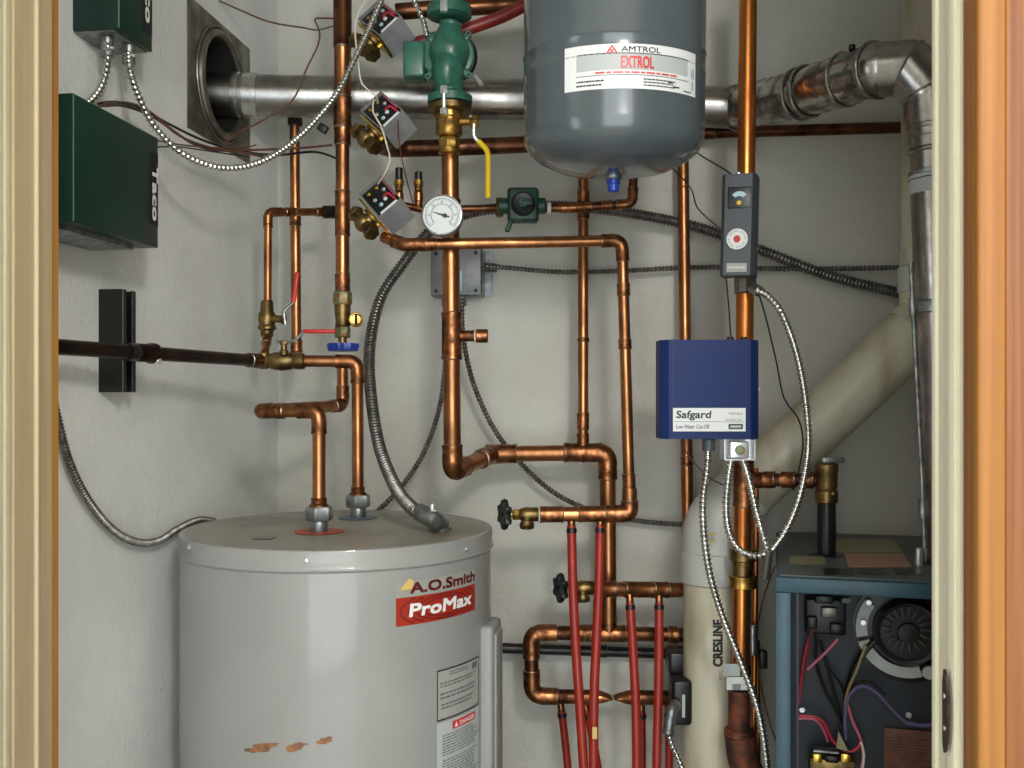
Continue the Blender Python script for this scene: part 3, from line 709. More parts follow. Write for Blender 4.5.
for (px, L) in ((231, .016), (243, .03)):
    q = f0.lerp(f1, (px - 185) / 77)
    MB().lathe(q, dd, [(FR, 0), (FR + .003, .001), (FR + .003, L - .001), (FR, L)], 40).build('clamp_band', silver, fl)
dd = (f4 - f3).normalized()
for (a, b_, m_, nm) in ((f3, f4, chrome_crumple, 'crimped_section'), (f4, f5, chrome_crumple, 'adjustable_section')):
    dv_ = b_ - a; L = dv_.length; prof = []
    K = 14 if nm == 'crimped_section' else 10
    rnd = random.Random(4)
    for i in range(K + 1):
        prof.append((FR * (1.0 + .05 * (i % 2) + rnd.uniform(-.01, .02) + (.05 if nm[0] == 'a' else 0)), L * i / K))
    MB().lathe(a, dv_, prof, 40, smooth=True).build(nm, m_, fl)
for p_, d_, rr in ((f3, f4 - f3, .046), (f4, f5 - f4, .0485), (f4.lerp(f5, .12), f5 - f4, .0485), (f4.lerp(f5, .62), f5 - f4, .048), (f5, f5 - f4, .0495)):
    MB().torus(p_, d_, rr, .0028, 40, 8).build('seam', chrome, fl)
# gored elbow and drop
e1 = P(909, 68, 1.735); e2 = P(930, 92, 1.72); e3 = P(933, 125, 1.72); e4 = P(950, 556, 1.72)
ER = .047
MB().tube([f5, e1], ER, 40).build('elbow_gore', chrome, fl)
MB().tube([e1, e2], ER, 40).build('elbow_gore', chrome, fl)
MB().tube([e2, e3], ER * .97, 40).build('elbow_gore', chrome, fl)
MB().sphere(f5, ER * 1.02, 32).build('elbow_gore', chrome, fl)
MB().sphere(e1, ER * 1.0, 32).build('elbow_gore', chrome, fl)
MB().sphere(e2, ER * 1.0, 32).build('elbow_gore', chrome, fl)
MB().torus(e1, e2 - f5, ER + .001, .002, 40, 8).build('seam', chrome, fl)
MB().torus(e2, e3 - e1, ER + .001, .002, 40, 8).build('seam', chrome, fl)
MB().tube([e3, e4], [.0415, .040], 40).build('drop_duct', chrome, fl)
de = (e4 - e3).normalized()
for py, L, rr in ((125, .01, .0435), (137, .022, .044), (150, .006, .045), (170, .01, .0435), (178, .004, .044), (300, .022, .044)):
    q = e3.lerp(e4, (py - 125) / 431)
    MB().lathe(q, de, [(rr - .003, 0), (rr, .002), (rr, L - .002), (rr - .003, L)], 40).build('band', galv if py in (170, 300) else chrome, fl)
wf = MB(); q = e3.lerp(e4, (185 - 125) / 431)
lt = MB().lathe(e3.lerp(e4, .115), de, [(.0418, 0), (.0422, .0005), (.0422, .032), (.0418, .0325)], 40).build('printed_band', beige_lab if False else white_dull, fl, 'pale printed band')
MB().cyl(P(852, 50, 1.78), P(852, 45, 1.78), .006, 10).build('screw', black_p, fl)

# ------------------------------------------------------------------ copper and red pipes up behind
k1 = pipe('copper_pipe', 'thick dull copper pipe crossing behind the ball valve, under the flue', [P(377, 138, 1.98), P(384, 148, 2.06), P(400, 149, 2.10), P(470, 147, 2.12), P(560, 143, 2.14)], .0175, copper_dark, copper_fit, elbows=False, group='copper water pipes')
pipe('copper_pipe', 'dark copper pipe running right, under the crimped flue', [P(560, 136.5, 2.17), P(684, 133.5, 2.16), P(898, 127.5, 2.135), P(984, 125, 2.115)], .0122, copper_dark, copper_dark, elbows=False, group='copper water pipes', couplings=((1, .1, .04),))
pipe('copper_pipe', 'copper pipe crossing at the very top behind the green pump', [P(396, 12, 2.05), P(430, 9, 2.05), P(560, 3, 2.08)], .017, copper_dark, copper_fit, elbows=False, group='copper water pipes')
pipe('red_tube', 'dull red tube slanting up behind the green pump to the grey tank', [P(405, 46, 2.0), P(424, 41, 2.0), P(462, 31, 2.0), P(500, 18, 2.0), P(545, -5, 2.0)], .0125, red_hose, elbows=False, bend=.03, cat='tube')

# ------------------------------------------------------------------ circulator pump
TP = 1.93
pm = empty('circulator_pump', P(450, 105, TP), 'green cast-iron circulator pump at the top of the big vertical pipe', 'pump')
def pp(px, py, dt=0): return P(px, py, TP + dt)
MB().lathe(pp(449.5, 19), UP, [(.030, 0), (.043, .004), (.043, .022), (.030, .026)], 32).build('top_flange', green_pump, pm)
MB().lathe(pp(450, 104), UP, [(.043, 0), (.043, .014), (.030, .018), (.022, .03)], 32).build('bottom_flange', green_pump, pm)
MB().tube([pp(451, 22), pp(449, 35, .005), pp(447, 50, .02)], [.022, .020, .03], 24).tube([pp(449, 98), pp(449, 86), pp(448, 70, .01)], [.026, .029, .03], 24).build('neck', green_pump, pm)
c = pp(448, 56, .02)
MB().lathe(c - TOW * .01, TOW, [(.050, 0), (.052, .004), (.052, .018), (.049, .022), (.02, .026)], 40).build('motor_flange', green_pump, pm)
# volute hump
n = 20; vs = []; fs = []
hc = pp(448, 71, -.0)
MB().lathe(pp(449.5, 22), -UP, [(.018, 0), (.020, .008), (.029, .028), (.037, .046), (.039, .060), (.034, .078), (.028, .095)], 32).build('upper_body', green_pump, pm)
mb = MB()
mb.sphere(hc, .031, 28, (1, 1.35, 1.7)); mb.build('volute', green_pump, pm)
for (ex, ey) in ((427.8, 35.6), (468.5, 35), (428, 77.8), (469, 76)):
    q = pp(ex, ey, .01); v = (q - pp(448, 56, .01)).normalized()
    ear = MB().box(q - v * .008, (.022, .014, .012), (v, v.cross(TOW), TOW), .003, 3).cyl(q + TOW * .005, q + TOW * .009, .0062, 12).build('bolt_ear', green_pump, pm)
    MB().cyl(q + TOW * .0088, q + TOW * .0096, .0028, 8).build('bolt_hole', dark_gap, ear)
MB().box(pp(415, 62.5, .02), (.042, .05, .070), (RIGHT, TOW, UP), .006, 3).build('wiring_box', green_pump, pm)
MB().cyl(pp(452, 57, .045), pp(453, 57, .095), .05, 30).build('motor', black_iron, pm)
for py0, py1, dx in ((0, 12, 444), (86, 94, 444)):
    MB().hexn(pp(dx, py1, -.040), pp(dx, py0, -.040), .0078).build('bolt', steel, pm)
MB().cyl(pp(444, 108, -.040), pp(444, 92, -.040), .0045, 10).hexn(pp(444, 114.5, -.040), pp(444, 108.5, -.040), .0078).build('bolt', steel, pm)
MB().tube([pp(475, 76, -.01), pp(481.5, 85, -.02)], .0045, 10).build('bolt', steel, pm)
# brass ball valve under the pump
yv = empty('ball_valve', pp(449, 153), 'large brass flanged ball valve with a long yellow lever', 'valve')
MB().lathe(pp(450, 113), UP, [(.030, 0), (.042, .003), (.042, .014), (.030, .016)], 32).build('flange', brass_dull, yv)
MB().lathe(pp(449, 138), UP, [(.017, 0), (.0235, .003), (.026, .008), (.026, .024), (.0245, .027), (.0245, .035), (.027, .038), (.027, .048)], 28).build('valve_body', brass, yv)
MB().lathe(pp(449, 154), UP, [(.0190, 0), (.0205, .002), (.0205, .010), (.018, .012)], 26).hexn(pp(449, 149), pp(449, 138), .0215, 8).build('neck', brass, yv)
MB().cyl(pp(460, 121.5, -.01), pp(474, 121.5, -.015), .0085, 14).hexn(pp(470, 122, -.015), pp(478.5, 122, -.016), .013).build('stem', brass, yv)
MB().tube(fillet([pp(470, 116, -.02), pp(474, 120, -.022), pp(473.5, 137, -.022), pp(484, 147, -.022)], .008), .0035, 8).build('lever', steel, yv)
MB().tube(fillet([pp(478, 141, -.022), pp(487.5, 150, -.022), pp(488.3, 160, -.022), pp(488, 198, -.022)], .01), [.0046] * 9 + [.0050] * 9 + [.0055] * 2 if False else .0052, 10).build('lever_grip', yellow_p, yv, 'yellow lever grip')

# ------------------------------------------------------------------ central pipe F
TF = 1.965
def pf(px, py): return P(px, py, TF)
RF = .0172
F = pipe('copper_pipe', 'thick copper pipe dropping from the yellow-levered valve, then stepping right below', [pf(450, 154), pf(452.5, 472), P(492, 454, 2.13), P(607.5, 452.5, 2.10), P(608.5, 622, 2.10)], .0172, copper, copper_fit, bend=.024, group='copper water pipes', couplings=((2, .02, .035), (0, .16, .02), (3, .13, .02)))
for i in range(0): pass
tc_ = tee(F, pf(451.8, 336), UP, RIGHT, RF, .046, copper_fit, r2=.0095)
MB().cyl(pf(476, 336), pf(488, 336), .0135, 20).build('stub_cap', copper_fit, F)
MB().torus(pf(475, 336), RIGHT, .0115, .0015, 20, 6).build('solder_ring', teflon, F)
tee(F, P(583, 452.6, 2.106), RIGHT, UP, .0172, .04, copper_fit, r2=.011)
# gauge
gz = empty('pressure_gauge', P(442, 236, 1.9), 'round white-faced dial gauge with a silver rim on the big vertical pipe', 'gauge')
gc = P(442, 215, 1.885); ax = (TOW + UP * .05 - RIGHT * .05).normalized()
MB().lathe(gc - ax * .022, ax, [(.034, 0), (.039, .004), (.0395, .022), (.0385, .026), (.036, .0265), (.0355, .022)], 48).build('bezel', galv, gz)
face = MB().lathe(gc - ax * .003, ax, [(.0356, 0), (.0356, .0045)], 48).build('dial', dial_m, gz)
gx = ax.cross(UP).normalized() * -1; gy = ax.cross(gx) * 1
if gy.z < 0: gy = -gy
if gx.dot(RIGHT) < 0: gx = -gx
tk = MB(); O = gc + ax * .0022
for i in range(31):
    a = math.radians(225 - 270 * i / 30); L = .005 if i % 5 == 0 else .003
    d0 = gx * math.cos(a) + gy * math.sin(a); d1 = gx * -math.sin(a) + gy * math.cos(a)
    for R0, LL in ((.0315, L), (.021, L * .6)):
        tk.add([O + d0 * R0 - d1 * .0004, O + d0 * R0 + d1 * .0004, O + d0 * (R0 - LL) + d1 * .0004, O + d0 * (R0 - LL) - d1 * .0004], [(0, 1, 2, 3)], False)
arc = lambda R: [O + (gx * math.cos(math.radians(a)) + gy * math.sin(math.radians(a))) * R for a in range(-45, 226, 9)]
tk.tube(arc(.0315), .0003, 4).tube(arc(.021), .0003, 4)
for i, s_ in enumerate(('0', '10', '20', '30', '40', '50', '60')):
    a = math.radians(225 - 45 * i); ctr = O + (gx * math.cos(a) + gy * math.sin(a)) * .0248
    wd = .0022 * len(s_); text_to(tk, s_, lambda u, v, c=ctr, wd=wd: c + gx * (u - wd / 2) + gy * (v - .0018), wd, .0036)
tk.build('scale_marks', ink, face)
na = math.radians(163); nd = gx * math.cos(na) + gy * math.sin(na); nn = gx * -math.sin(na) + gy * math.cos(na)
O2 = gc + ax * .0035
MB().prism([O2 + nd * .020, O2 - nd * .002 + nn * .0016, O2 - nd * .015 + nn * .0012, O2 - nd * .015 - nn * .0012, O2 - nd * .002 - nn * .0016], ax * .0008).cyl(O2 - nd * .006, O2 - nd * .006 + ax * .002, .004, 12).build('needle', ink, gz)
MB().cyl(gc - ax * .022, pf(447, 215), .009, 14).build('socket', brass_dull, gz)

# pipe G: behind lowest zone valve -> right -> down -> upper manifold
TG = 1.915
G = pipe('copper_pipe', 'copper pipe crossing the big vertical pipe and dropping at right to the upper manifold', [P(384, 237, 1.95), P(404, 245, 1.92), P(622, 240.5, 1.97), P(629.5, 500, 1.97)], .0112, copper, copper_fit, bend=.022, group='copper water pipes', couplings=((2, .19, .024), (2, .40, .018), (2, .93, .03), (1, .12, .02)))
# upper manifold
M1 = pipe('manifold', 'upper copper manifold with a black-wheeled drain valve at its left end', [P(541, 514.5, 1.97), P(629.5, 513.5, 1.97), P(629.5, 488, 1.97)], .0147, copper, copper_fit, bend=.022, cat='manifold', group='copper manifolds', couplings=((0, .12, .045, 1.08), (0, .6, .06, 1.08)))
M2 = pipe('manifold', 'lower copper manifold with a black-wheeled drain valve, running behind the cream pipe', [P(595, 589, 2.02), P(682, 590, 2.06)], .0150, copper, copper_fit, cat='manifold', group='copper manifolds', couplings=((0, .12, .04, 1.08), (0, .5, .06, 1.08), (0, .75, .03, 1.08)))
def boiler_drain(px, py, t, x_end, label):
    """wheel at px, body ends at x_end; axis along the manifold"""
    root = empty('drain_valve', P((px + x_end) / 2, py + 14, t), label, 'valve', 'brass drain valves with black wheels')
    a = P(px, py, t); e = P(x_end, py, t); d = (e - a).normalized()
    n = 42; vs = []; fs = []; dw = (d - TOW * .38).normalized(); u1 = UP; u2 = dw.cross(UP)
    for (rk, h) in ((.004, -.004), (.5, -.005), (.95, -.006), (1.03, 0), (.95, .006), (.5, .003), (.004, .004)):
        for i in range(n):
            th = 2 * math.pi * i / n; R = rk if rk < .1 else rk * (.0255 + .0048 * math.cos(6 * th))
            vs.append(a + dw * h + u1 * R * math.cos(th) + u2 * R * math.sin(th))
    for j in range(6):
        for i in range(n): fs.append((j * n + i, j * n + (i + 1) % n, (j + 1) * n + (i + 1) % n, (j + 1) * n + i))
    MB().add(vs, fs).build('handwheel', green_wheel, root, 'black-green lobed handwheel')
    L = (e - a).length
    MB().cyl(a + d * .004, a + d * L * .35, .006, 12).hexn(a + d * L * .22, a + d * L * .42, .0115).build('stem', brass, root)
    MB().lathe(a + d * L * .42, d, [(.010, 0), (.013, .004), (.015, .014), (.014, .022), (.014, L * .58 - .006), (.0125, L * .58 - .003)], 22).build('valve_body', brass_dull, root)
    s0_ = a + d * L * .62
    sp = (UP * -.85 + TOW * .4).normalized()
    MB().lathe(s0_, sp, [(.010, 0), (.011, .015), (.0145, .018), (.0145, .027), (.011, .028), (.010, .012)], 20).build('hose_outlet', brass_dull, root)
    MB().lathe(e - d * .004, d, [(.0145, 0), (.0158, .001), (.0158, .005), (.0145, .006)], 22).build('sealing_tape', teflon, root, 'white sealing tape')
boiler_drain(504.5, 514.5, 1.97, 540.5, 'brass drain valve with a black wheel on the upper manifold')
boiler_drain(560.5, 588, 2.02, 596, 'brass drain valve with a black wheel on the lower manifold')

# red tubes
def red_tube(pts, label, ring, tubeR=.0092):
    r_ = pipe('red_tube', label, pts, tubeR, pex, elbows=False, bend=.05, group='red heating tubes', cat='tube')
    p0 = V(pts[0]); d_ = (V(pts[1]) - p0).normalized()
    MB().cyl(p0 + d_ * .004, p0 + d_ * .014, .0102, 18).build('crimp_ring', black_p, r_, 'black crimp ring')
    MB().cyl(p0 - d_ * .018, p0 + d_ * .003, .0078, 16).build('copper_spigot', copper_fit, r_)
def st_path(pts, t0, t1=None):
    t1 = t1 or t0; n_ = len(pts)
    return spline([P(x, y, t0 + (t1 - t0) * i / (n_ - 1)) for i, (x, y) in enumerate(pts)], .02)
red_tube(st_path([(571.5, 526), (573, 590), (576, 650), (580, 710), (585, 790)], 1.97, 1.9), 'leftmost of the long red tubes, from the left outlet of the upper manifold', 1)
red_tube(st_path([(600, 526), (599, 580), (596.5, 640), (594, 700), (593.5, 790)], 1.97, 1.9), 'second long red tube, from the right outlet of the upper manifold, with pale prints', 1)
red_tube(st_path([(630, 603), (633, 650), (636, 710), (637, 790)], 2.02, 1.96), 'long red tube from the left outlet of the lower manifold', 1)
red_tube(st_path([(659, 603), (659, 650), (658, 710), (656, 790)], 2.04, 1.98), 'long red tube from the right outlet of the lower manifold', 1)
red_tube(st_path([(561.5, 711), (565, 740), (570, 790)], 2.14), 'short red tube from the bottom copper pipe, furthest left', 1, .0085)
red_tube(st_path([(587, 712), (593, 740), (602, 790)], 2.17), 'short red tube behind the second long red tube', 1, .0085)
red_tube(st_path([(641.5, 712), (642, 740), (642, 790)], 2.14), 'short red tube beside the third long red tube', 1, .0085)
red_tube(st_path([(668.5, 712), (669, 740), (669, 790)], 2.14), 'short red tube close to the cream plastic pipe, near the grey angled connector', 1, .0085)
MB().box(P(599.5, 554, 1.955), (.008, .0008, .014), (RIGHT, TOW, UP)).build('pale_print', gold, label='small pale print on the second long red tube, upper', cat='print', group='pale prints on the red tube')
MB().box(P(594.7, 733, 1.885), (.009, .0008, .022), (RIGHT, TOW, UP)).build('pale_print', gold, label='small pale print on the second long red tube, near the bottom', cat='print', group='pale prints on the red tube')

# U loop at bottom, pinched ends
UL = pipe('copper_pipe', 'copper pipe bent in a U beside the red tubes, its lower end pinched flat', [P(684, 635, 2.12), P(608.5, 633.5, 2.12), P(531, 632.5, 2.12), P(532, 696, 2.12), P(592, 697, 2.12)], .0152, copper_dark, copper_fit, bend=.028, group='copper water pipes', couplings=((3, .8, .01, 1.05), (0, .15, .02), (1, .35, .03)))
tee(UL, P(608.5, 633.5, 2.12), RIGHT, UP, .0152, .035, copper_fit, r2=.0152)
# hidden duplicate of the corner avoided: elbows cover corners
def pinch(parent, a, b, r):
    a = V(a); b = V(b); d_ = (b - a); L = d_.length; d_ = d_.normalized(); vs = []; fs = []; K = 10; n_ = 20
    sd = d_.cross(UP)
    for i in range(K + 1):
        u = i / K; h = r * max(math.cos(u * math.pi / 2) ** .7, .06); wz = r * (1 + .25 * u)
        for k_ in range(n_):
            th = 2 * math.pi * k_ / n_; vs.append(a + d_ * L * u + UP * h * math.sin(th) + sd * wz * math.cos(th))
    for i in range(K):
        for k_ in range(n_): fs.append((i * n_ + k_, i * n_ + (k_ + 1) % n_, (i + 1) * n_ + (k_ + 1) % n_, (i + 1) * n_ + k_))
    fs.append(tuple(K * n_ + k_ for k_ in range(n_)))
    MB().add(vs, fs).build('pinched_end', copper_fit, parent)
pinch(UL, P(592, 697, 2.12), P(612.5, 697.3, 2.12), .0152)
LR = pipe('copper_pipe', 'short copper pipe at the bottom, pinched at its left end, running behind the cream pipe', [P(634, 697.5, 2.12), P(684, 698, 2.12)], .0152, copper_dark, copper_fit, group='copper water pipes')
pinch(LR, P(634, 697.5, 2.12), P(613.5, 697.3, 2.12), .0152)
pipe('black_pipe', 'black iron pipe running behind the copper loop at the bottom', [P(470, 647, 2.21), P(680, 654, 2.20)], .0115, black_iron, black_iron, couplings=((0, .62, .03),))

# pipe H: down from the tank to the tee; line I with green check valve
H_ = pipe('copper_pipe', 'slim copper pipe dropping from under the grey tank to the stepped pipe', [P(583.5, 130, 2.14), P(583, 440, 2.115)], .0112, copper, copper_fit, group='copper water pipes', couplings=((0, .245, .06), (0, .68, .008), (0, .94, .035)))
I1 = pipe('copper_pipe', 'short copper pipe between the round gauge and the dark green check valve', [P(440, 210, 2.03), P(500, 208, 2.05)], .0082, copper_dark, copper_fit, group='copper water pipes')
I2 = pipe('copper_pipe', 'copper pipe leaving the dark green check valve and turning up under the grey tank', [P(545, 208, 2.06), P(575, 207.5, 2.06), P(632.5, 204, 2.06), P(634, 160, 2.06)], .0092, copper_dark, copper_fit, bend=.018, group='copper water pipes', couplings=((1, .55, .02), (0, .9, .05)))
cv = empty('check_valve', P(522, 224, 2.04), 'dark green cast square check valve right of the yellow lever', 'valve')
c = P(523, 206, 2.04)
MB().box(c + TOW * .004, (.064, .036, .070), (RIGHT, TOW, UP), .008, 3).build('valve_body', green_valve, cv)
MB().cyl(c - RIGHT * .050, c + RIGHT * .046, .0165, 22).build('flanges', green_valve, cv)
MB().lathe(c + TOW * .021, TOW, [(.024, 0), (.025, .002), (.022, .004), (.016, .002)], 28).build('recessed_bonnet', black_p, cv)
MB().cyl(c + TOW * .022, c + TOW * .040, .010, 16).box(c + TOW * .036 + RIGHT * .008, (.024, .010, .012), (RIGHT, TOW, UP), .003, 3).build('knob', green_valve, cv)
MB().box(P(509, 226, 2.02), (.010, .01, .026), ((RIGHT - UP * .4).normalized(), TOW, (UP + RIGHT * .4).normalized()), .003, 3).build('lug', green_valve, cv)
MB().hexn(P(496, 207.5, 2.05), P(503.5, 207.5, 2.05), .0215).build('union_nut', brass_dull, cv)
MB().cyl(P(547, 208, 2.06), P(551, 208, 2.06), .0125, 20).build('sealing_tape', teflon, cv)

# pipe J and pipe L
J = pipe('copper_pipe', 'straight copper pipe passing behind the navy box', [P(682.5, 133, 2.16), P(688, 560, 2.14)], .0128, copper, copper_fit, group='copper water pipes', couplings=((0, .77, .02, 1.05),))
TL = 1.885
def plp(px, py, dt=0): return P(px, py, TL + dt)
Lp = pipe('copper_riser', 'thick bright orange copper riser behind the small grey control', [plp(748.5, -40), plp(741.5, 620), plp(741, 668)], .0166, copper_bright, copper_fit, bend=.01, elbows=False, group='copper water pipes')
tL = tee(Lp, plp(743.5, 480), UP, (P(812, 480, 1.82) - plp(743.5, 480)), .0166, .05, copper_fit, r2=.0130)
sleeve(Lp, plp(743, 561), plp(743.2, 549), .0245, brass_dull, False, 'brass_collar')
sleeve(Lp, plp(742.6, 576), plp(743, 561), .0195, brass_dull, False, 'brass_body')
sleeve(Lp, plp(742.4, 588), plp(742.6, 575), .0255, brass, False, 'brass_ring')
pipe('copper_pipe', 'thin orange copper pipe close beside the lower end of the bright riser', [P(755.5, 468, 1.93), P(756, 520, 1.93), P(753, 770, 1.92)], .0058, copper_bright, bend=.02, elbows=False, group='copper water pipes')
pipe('copper_pipe', 'second thin orange pipe low down, left of the armoured conduit', [P(757, 640, 1.95), P(758, 780, 1.95)], .0052, copper_bright, elbows=False, group='copper water pipes')
MB().lathe(P(752.5, 655, 1.895), UP, [(.007, 0), (.0078, .001), (.0078, .056), (.007, .058)], 14).build('foil_sleeve', galv, label='grey foil sleeve wrapped round the thin orange pipe', cat='sleeve')
# rusty pump connection below
rb = empty('rusty_flange', P(740, 790, 1.87), 'rusty iron pipe with a flange and elbow, low down right of the cream pipe', 'pipe')
MB().tube([plp(739, 690), plp(739, 728)], .0200, 26).build('iron_nipple', rust, rb)
MB().lathe(plp(739, 736), UP, [(.024, 0), (.0275, .002), (.0275, .012), (.024, .015)], 26).build('flange', rust, rb)
MB().tube(fillet([plp(740, 735), plp(743, 764), plp(764, 796)], .05), .0290, 26).build('elbow', rust, rb)
MB().hexn(plp(740, 692), plp(740, 664), .0205, 8).build('dark_union', dark_gap, rb)
tg = MB().box(plp(732, 670, -.025), (.030, .001, .023), (RIGHT, TOW, UP)).build('paper_tag', white_dull, label='plain white paper tag hanging low on the bright riser', cat='tag', group='paper tags on the riser')
tg = MB().box(plp(737.5, 683.5, -.024), (.040, .001, .024), (RIGHT, TOW, UP)).build('paper_tag', white_m, label='white paper tag with small dark print, under the plain one', cat='tag', group='paper tags on the riser')
fp = MB(); c = plp(733, 687, -.0252)
for i in range(7): fp.box(c + RIGHT * .0022 * i, (.0011 if i % 2 else .0015, .0004, .011), (RIGHT, TOW, UP))
fp.build('print', ink, tg)
MB().box(plp(763, 659, .03), (.014, .02, .034), (RIGHT, TOW, UP), .003).build('plastic_clip', black_p, label='small black clip right of the foil sleeve', cat='clip')

# relief valve and standpipe
BT = .29
bz = CAMZ - BT
sp_ = empty('relief_valve', P(825, 503, 1.81), 'brass relief valve with a flat grey lever on a black upright pipe', 'valve')
RB = P(826.5, 480, 1.81)
bt = P(826, 556.5, 1.81)
MB().cyl(V((RB.x, RB.y, bz)), V((RB.x, RB.y, P(0, 502, 1.81).z)), .0163, 26).build('iron_standpipe', black_iron, sp_, 'black iron upright pipe')
MB().lathe(V((RB.x, RB.y, bz)), UP, [(.031, 0), (.031, .003), (.018, .005)], 28).build('foot_flange', black_iron, sp_)
MB().lathe(V((RB.x, RB.y, P(0, 503, 1.81).z)), UP, [(.0175, 0), (.020, .002), (.020, .022), (.0175, .025), (.0195, .032), (.0195, .055), (.0205, .057), (.0205, .070), (.017, .072)], 28).build('valve_body', brass_dull, sp_)
MB().box(P(833, 460, 1.81), (.040, .014, .010), (RIGHT, TOW, UP), .002).build('lever', galv, sp_)
MB().sphere(P(833, 494, 1.79), .006, 12).build('test_port', brass_dull, sp_)
pipe('copper_pipe', 'short copper branch from the bright riser to the relief valve', [plp(752, 479.5, -.01), P(812, 480, 1.82), P(818, 480, 1.815)], .0122, copper_dark, copper_fit, elbows=False, group='copper water pipes', couplings=((0, .3, .02, 1.25), (0, .62, .025, 1.25), (0, .95, .018, 1.25)))

# ------------------------------------------------------------------ expansion tank
ET = 1.62; ER_ = .1455
ec = P(613.5, 131, ET)
tilt = math.radians(3)
ax = (UP * math.cos(tilt) + TOW * math.sin(tilt)).normalized()
exz = CAMZ + .265 * (ET - ER_)
base = V((ec.x, ec.y, exz + .006))
et = empty('expansion_tank', base - UP * .04, 'bulky blue-grey expansion tank hanging at top centre with a white label', 'tank')
prof = [(.002, -.040), (.045, -.039), (.09, -.031), (.118, -.018), (.136, -.004), (.1440, .010), (.1455, .028)]
MB().lathe(base, ax, prof + [(.1455, .112), (.1462, .114), (.1455, .117), (.1455, .142), (.1468, .145), (.1455, .149), (.1455, .36), (.12, .40), (.01, .42)], 96).build('shell', tank_grey, et)
cp_ = MB().cyl(base + ax * -.046, base + ax * -.030, .014, 20).build('valve_port', galv, et)
MB().lathe(base + ax * -.066, ax, [(.006, 0), (.0090, .002), (.0095, .012), (.0115, .014), (.0115, .024), (.009, .026)], 18).build('blue_cap', blue_p, et, 'blue plastic cap under the tank')
ux = ax.cross(TOW); ux = ux if ux.dot(RIGHT) > 0 else -ux
fw = ux.cross(ax); fw = fw if fw.dot(TOW) > 0 else -fw
def efn(u0, z0, off=.0008):
    R = ER_ + off
    return lambda u, v: base + ax * (z0 + v) + ux * R * math.sin((u + u0) / ER_) + fw * R * math.cos((u + u0) / ER_)
u0 = -.626 * ER_; WW = 1.534 * ER_
zb_ = .0635; HH = .065
ef = efn(u0, zb_); ef1 = efn(u0, zb_, .0013)
lab = decal(MB(), ef, 0, 0, WW, HH, 24).build('label', white_m, et, 'white wrap label with red and black print')
lm = MB()
decal(lm, ef1, WW * .09, HH * .60 + .012, WW * .91, HH * .60 + .013, 16)
decal(lm, ef1, WW * .09, HH * .30, WW * .91, HH * .30 + .0008, 16)
text_to(lm, 'AMTROL', lambda u, v: ef1(WW * .39 + u, HH * .82 + v), WW * .27, .0078, bold=.018)
fine_print(lm, ef1, WW * .09, HH * .06, WW * .30, HH * .24, 2, 21, .4); fine_print(lm, ef1, WW * .54, HH * .06, WW * .78, HH * .26, 3, 22, .4); fine_print(lm, ef1, WW * .86, HH * .04, WW * .94, HH * .1, 1, 23)
decal(lm, ef1, WW * .72, HH * .18, WW * .76, HH * .21, 2); decal(lm, ef1, WW * .76, HH * .10, WW * .82, HH * .13, 2)
lm.build('black_print', ink, lab)
decal(MB(), ef1, WW * .09, HH * .42, WW * .90, HH * .775, 16).build('tinted_band', pale_blue if False else white_dull, lab)
ef2 = efn(u0, zb_, .0018)
rm = MB(); text_to(rm, 'EXTROL', lambda u, v: ef2(WW * .39 + u, HH * .46 + v), WW * .22, .0170, bold=.03)
fine_print(rm, ef2, WW * .22, HH * .33, WW * .80, HH * .40, 1, 24, .5)
for s_ in (-1, 1):                                                 # maker's peaked emblem
    k0 = WW * .33
    rm.add([ef2(k0, HH * .98), ef2(k0 + s_ * .009, HH * .78), ef2(k0 + s_ * .0062, HH * .78), ef2(k0, HH * .925)], [(0, 1, 2, 3)], False)
    rm.add([ef2(k0, HH * .86), ef2(k0 + s_ * .0042, HH * .78), ef2(k0 + s_ * .0025, HH * .78), ef2(k0, HH * .82)], [(0, 1, 2, 3)], False)
rm.add([ef2(WW * .33 - .006, HH * .87), ef2(WW * .33 + .006, HH * .87), ef2(WW * .33 + .006, HH * .85), ef2(WW * .33 - .006, HH * .85)], [(0, 1, 2, 3)], False)
rm.build('red_print', red_ink, lab)
cm = MB()
q = [ef2(WW * .955 + .0034 * math.cos(2 * math.pi * i / 20), HH * .50 + .007 * math.sin(2 * math.pi * i / 20)) for i in range(20)]
cm.tube(q, .0004, 4, closed=True); text_to(cm, 'UL', lambda u, v: ef2(WW * .955 - .002 + u, HH * .46 + v), .004, .005)
fine_print(cm, ef2, WW * .945, HH * .12, WW * .965, HH * .34, 5, 31)
cm.build('approval_mark', grey_ink, lab)

# ------------------------------------------------------------------ small grey control (aquastat)
AT = 1.79
ar = math.radians(-1.5)
aR_ = (RIGHT * math.cos(ar) + UP * math.sin(ar)); aU = (UP * math.cos(ar) - RIGHT * math.sin(ar))
aR_ = (aR_ + TOW * .0).normalized()
ctl = empty('aquastat', P(739, 278, AT), 'slim grey control box with a round white dial on the bright copper riser', 'control box')
yaw = Matrix.Rotation(math.radians(-20), 3, UP)
aR2 = yaw @ aR_; aT2 = yaw @ TOW
cc = P(739.5, 226.5, AT + .035)
prof2 = []
b = MB()
wd, ht, dp = .062, .183, .050
out = [(-wd / 2, -dp / 2), (-wd / 2, dp / 2 - .012), (-wd / 2 + .007, dp / 2), (wd / 2 - .007, dp / 2), (wd / 2, dp / 2 - .012), (wd / 2, -dp / 2)]
poly = [cc + aR2 * x + aT2 * y - aU * ht / 2 for x, y in out]
b.prism(poly, aU * ht).build('cover', stat_grey, ctl)
def cf(px_, py_): return cc + aT2 * (dp / 2) + aR2 * px_ + aU * py_
MB().box(cf(.002, .048), (.042, .039, .002), (aR2, aU, aT2), .001).build('window_frame', black_p, ctl)
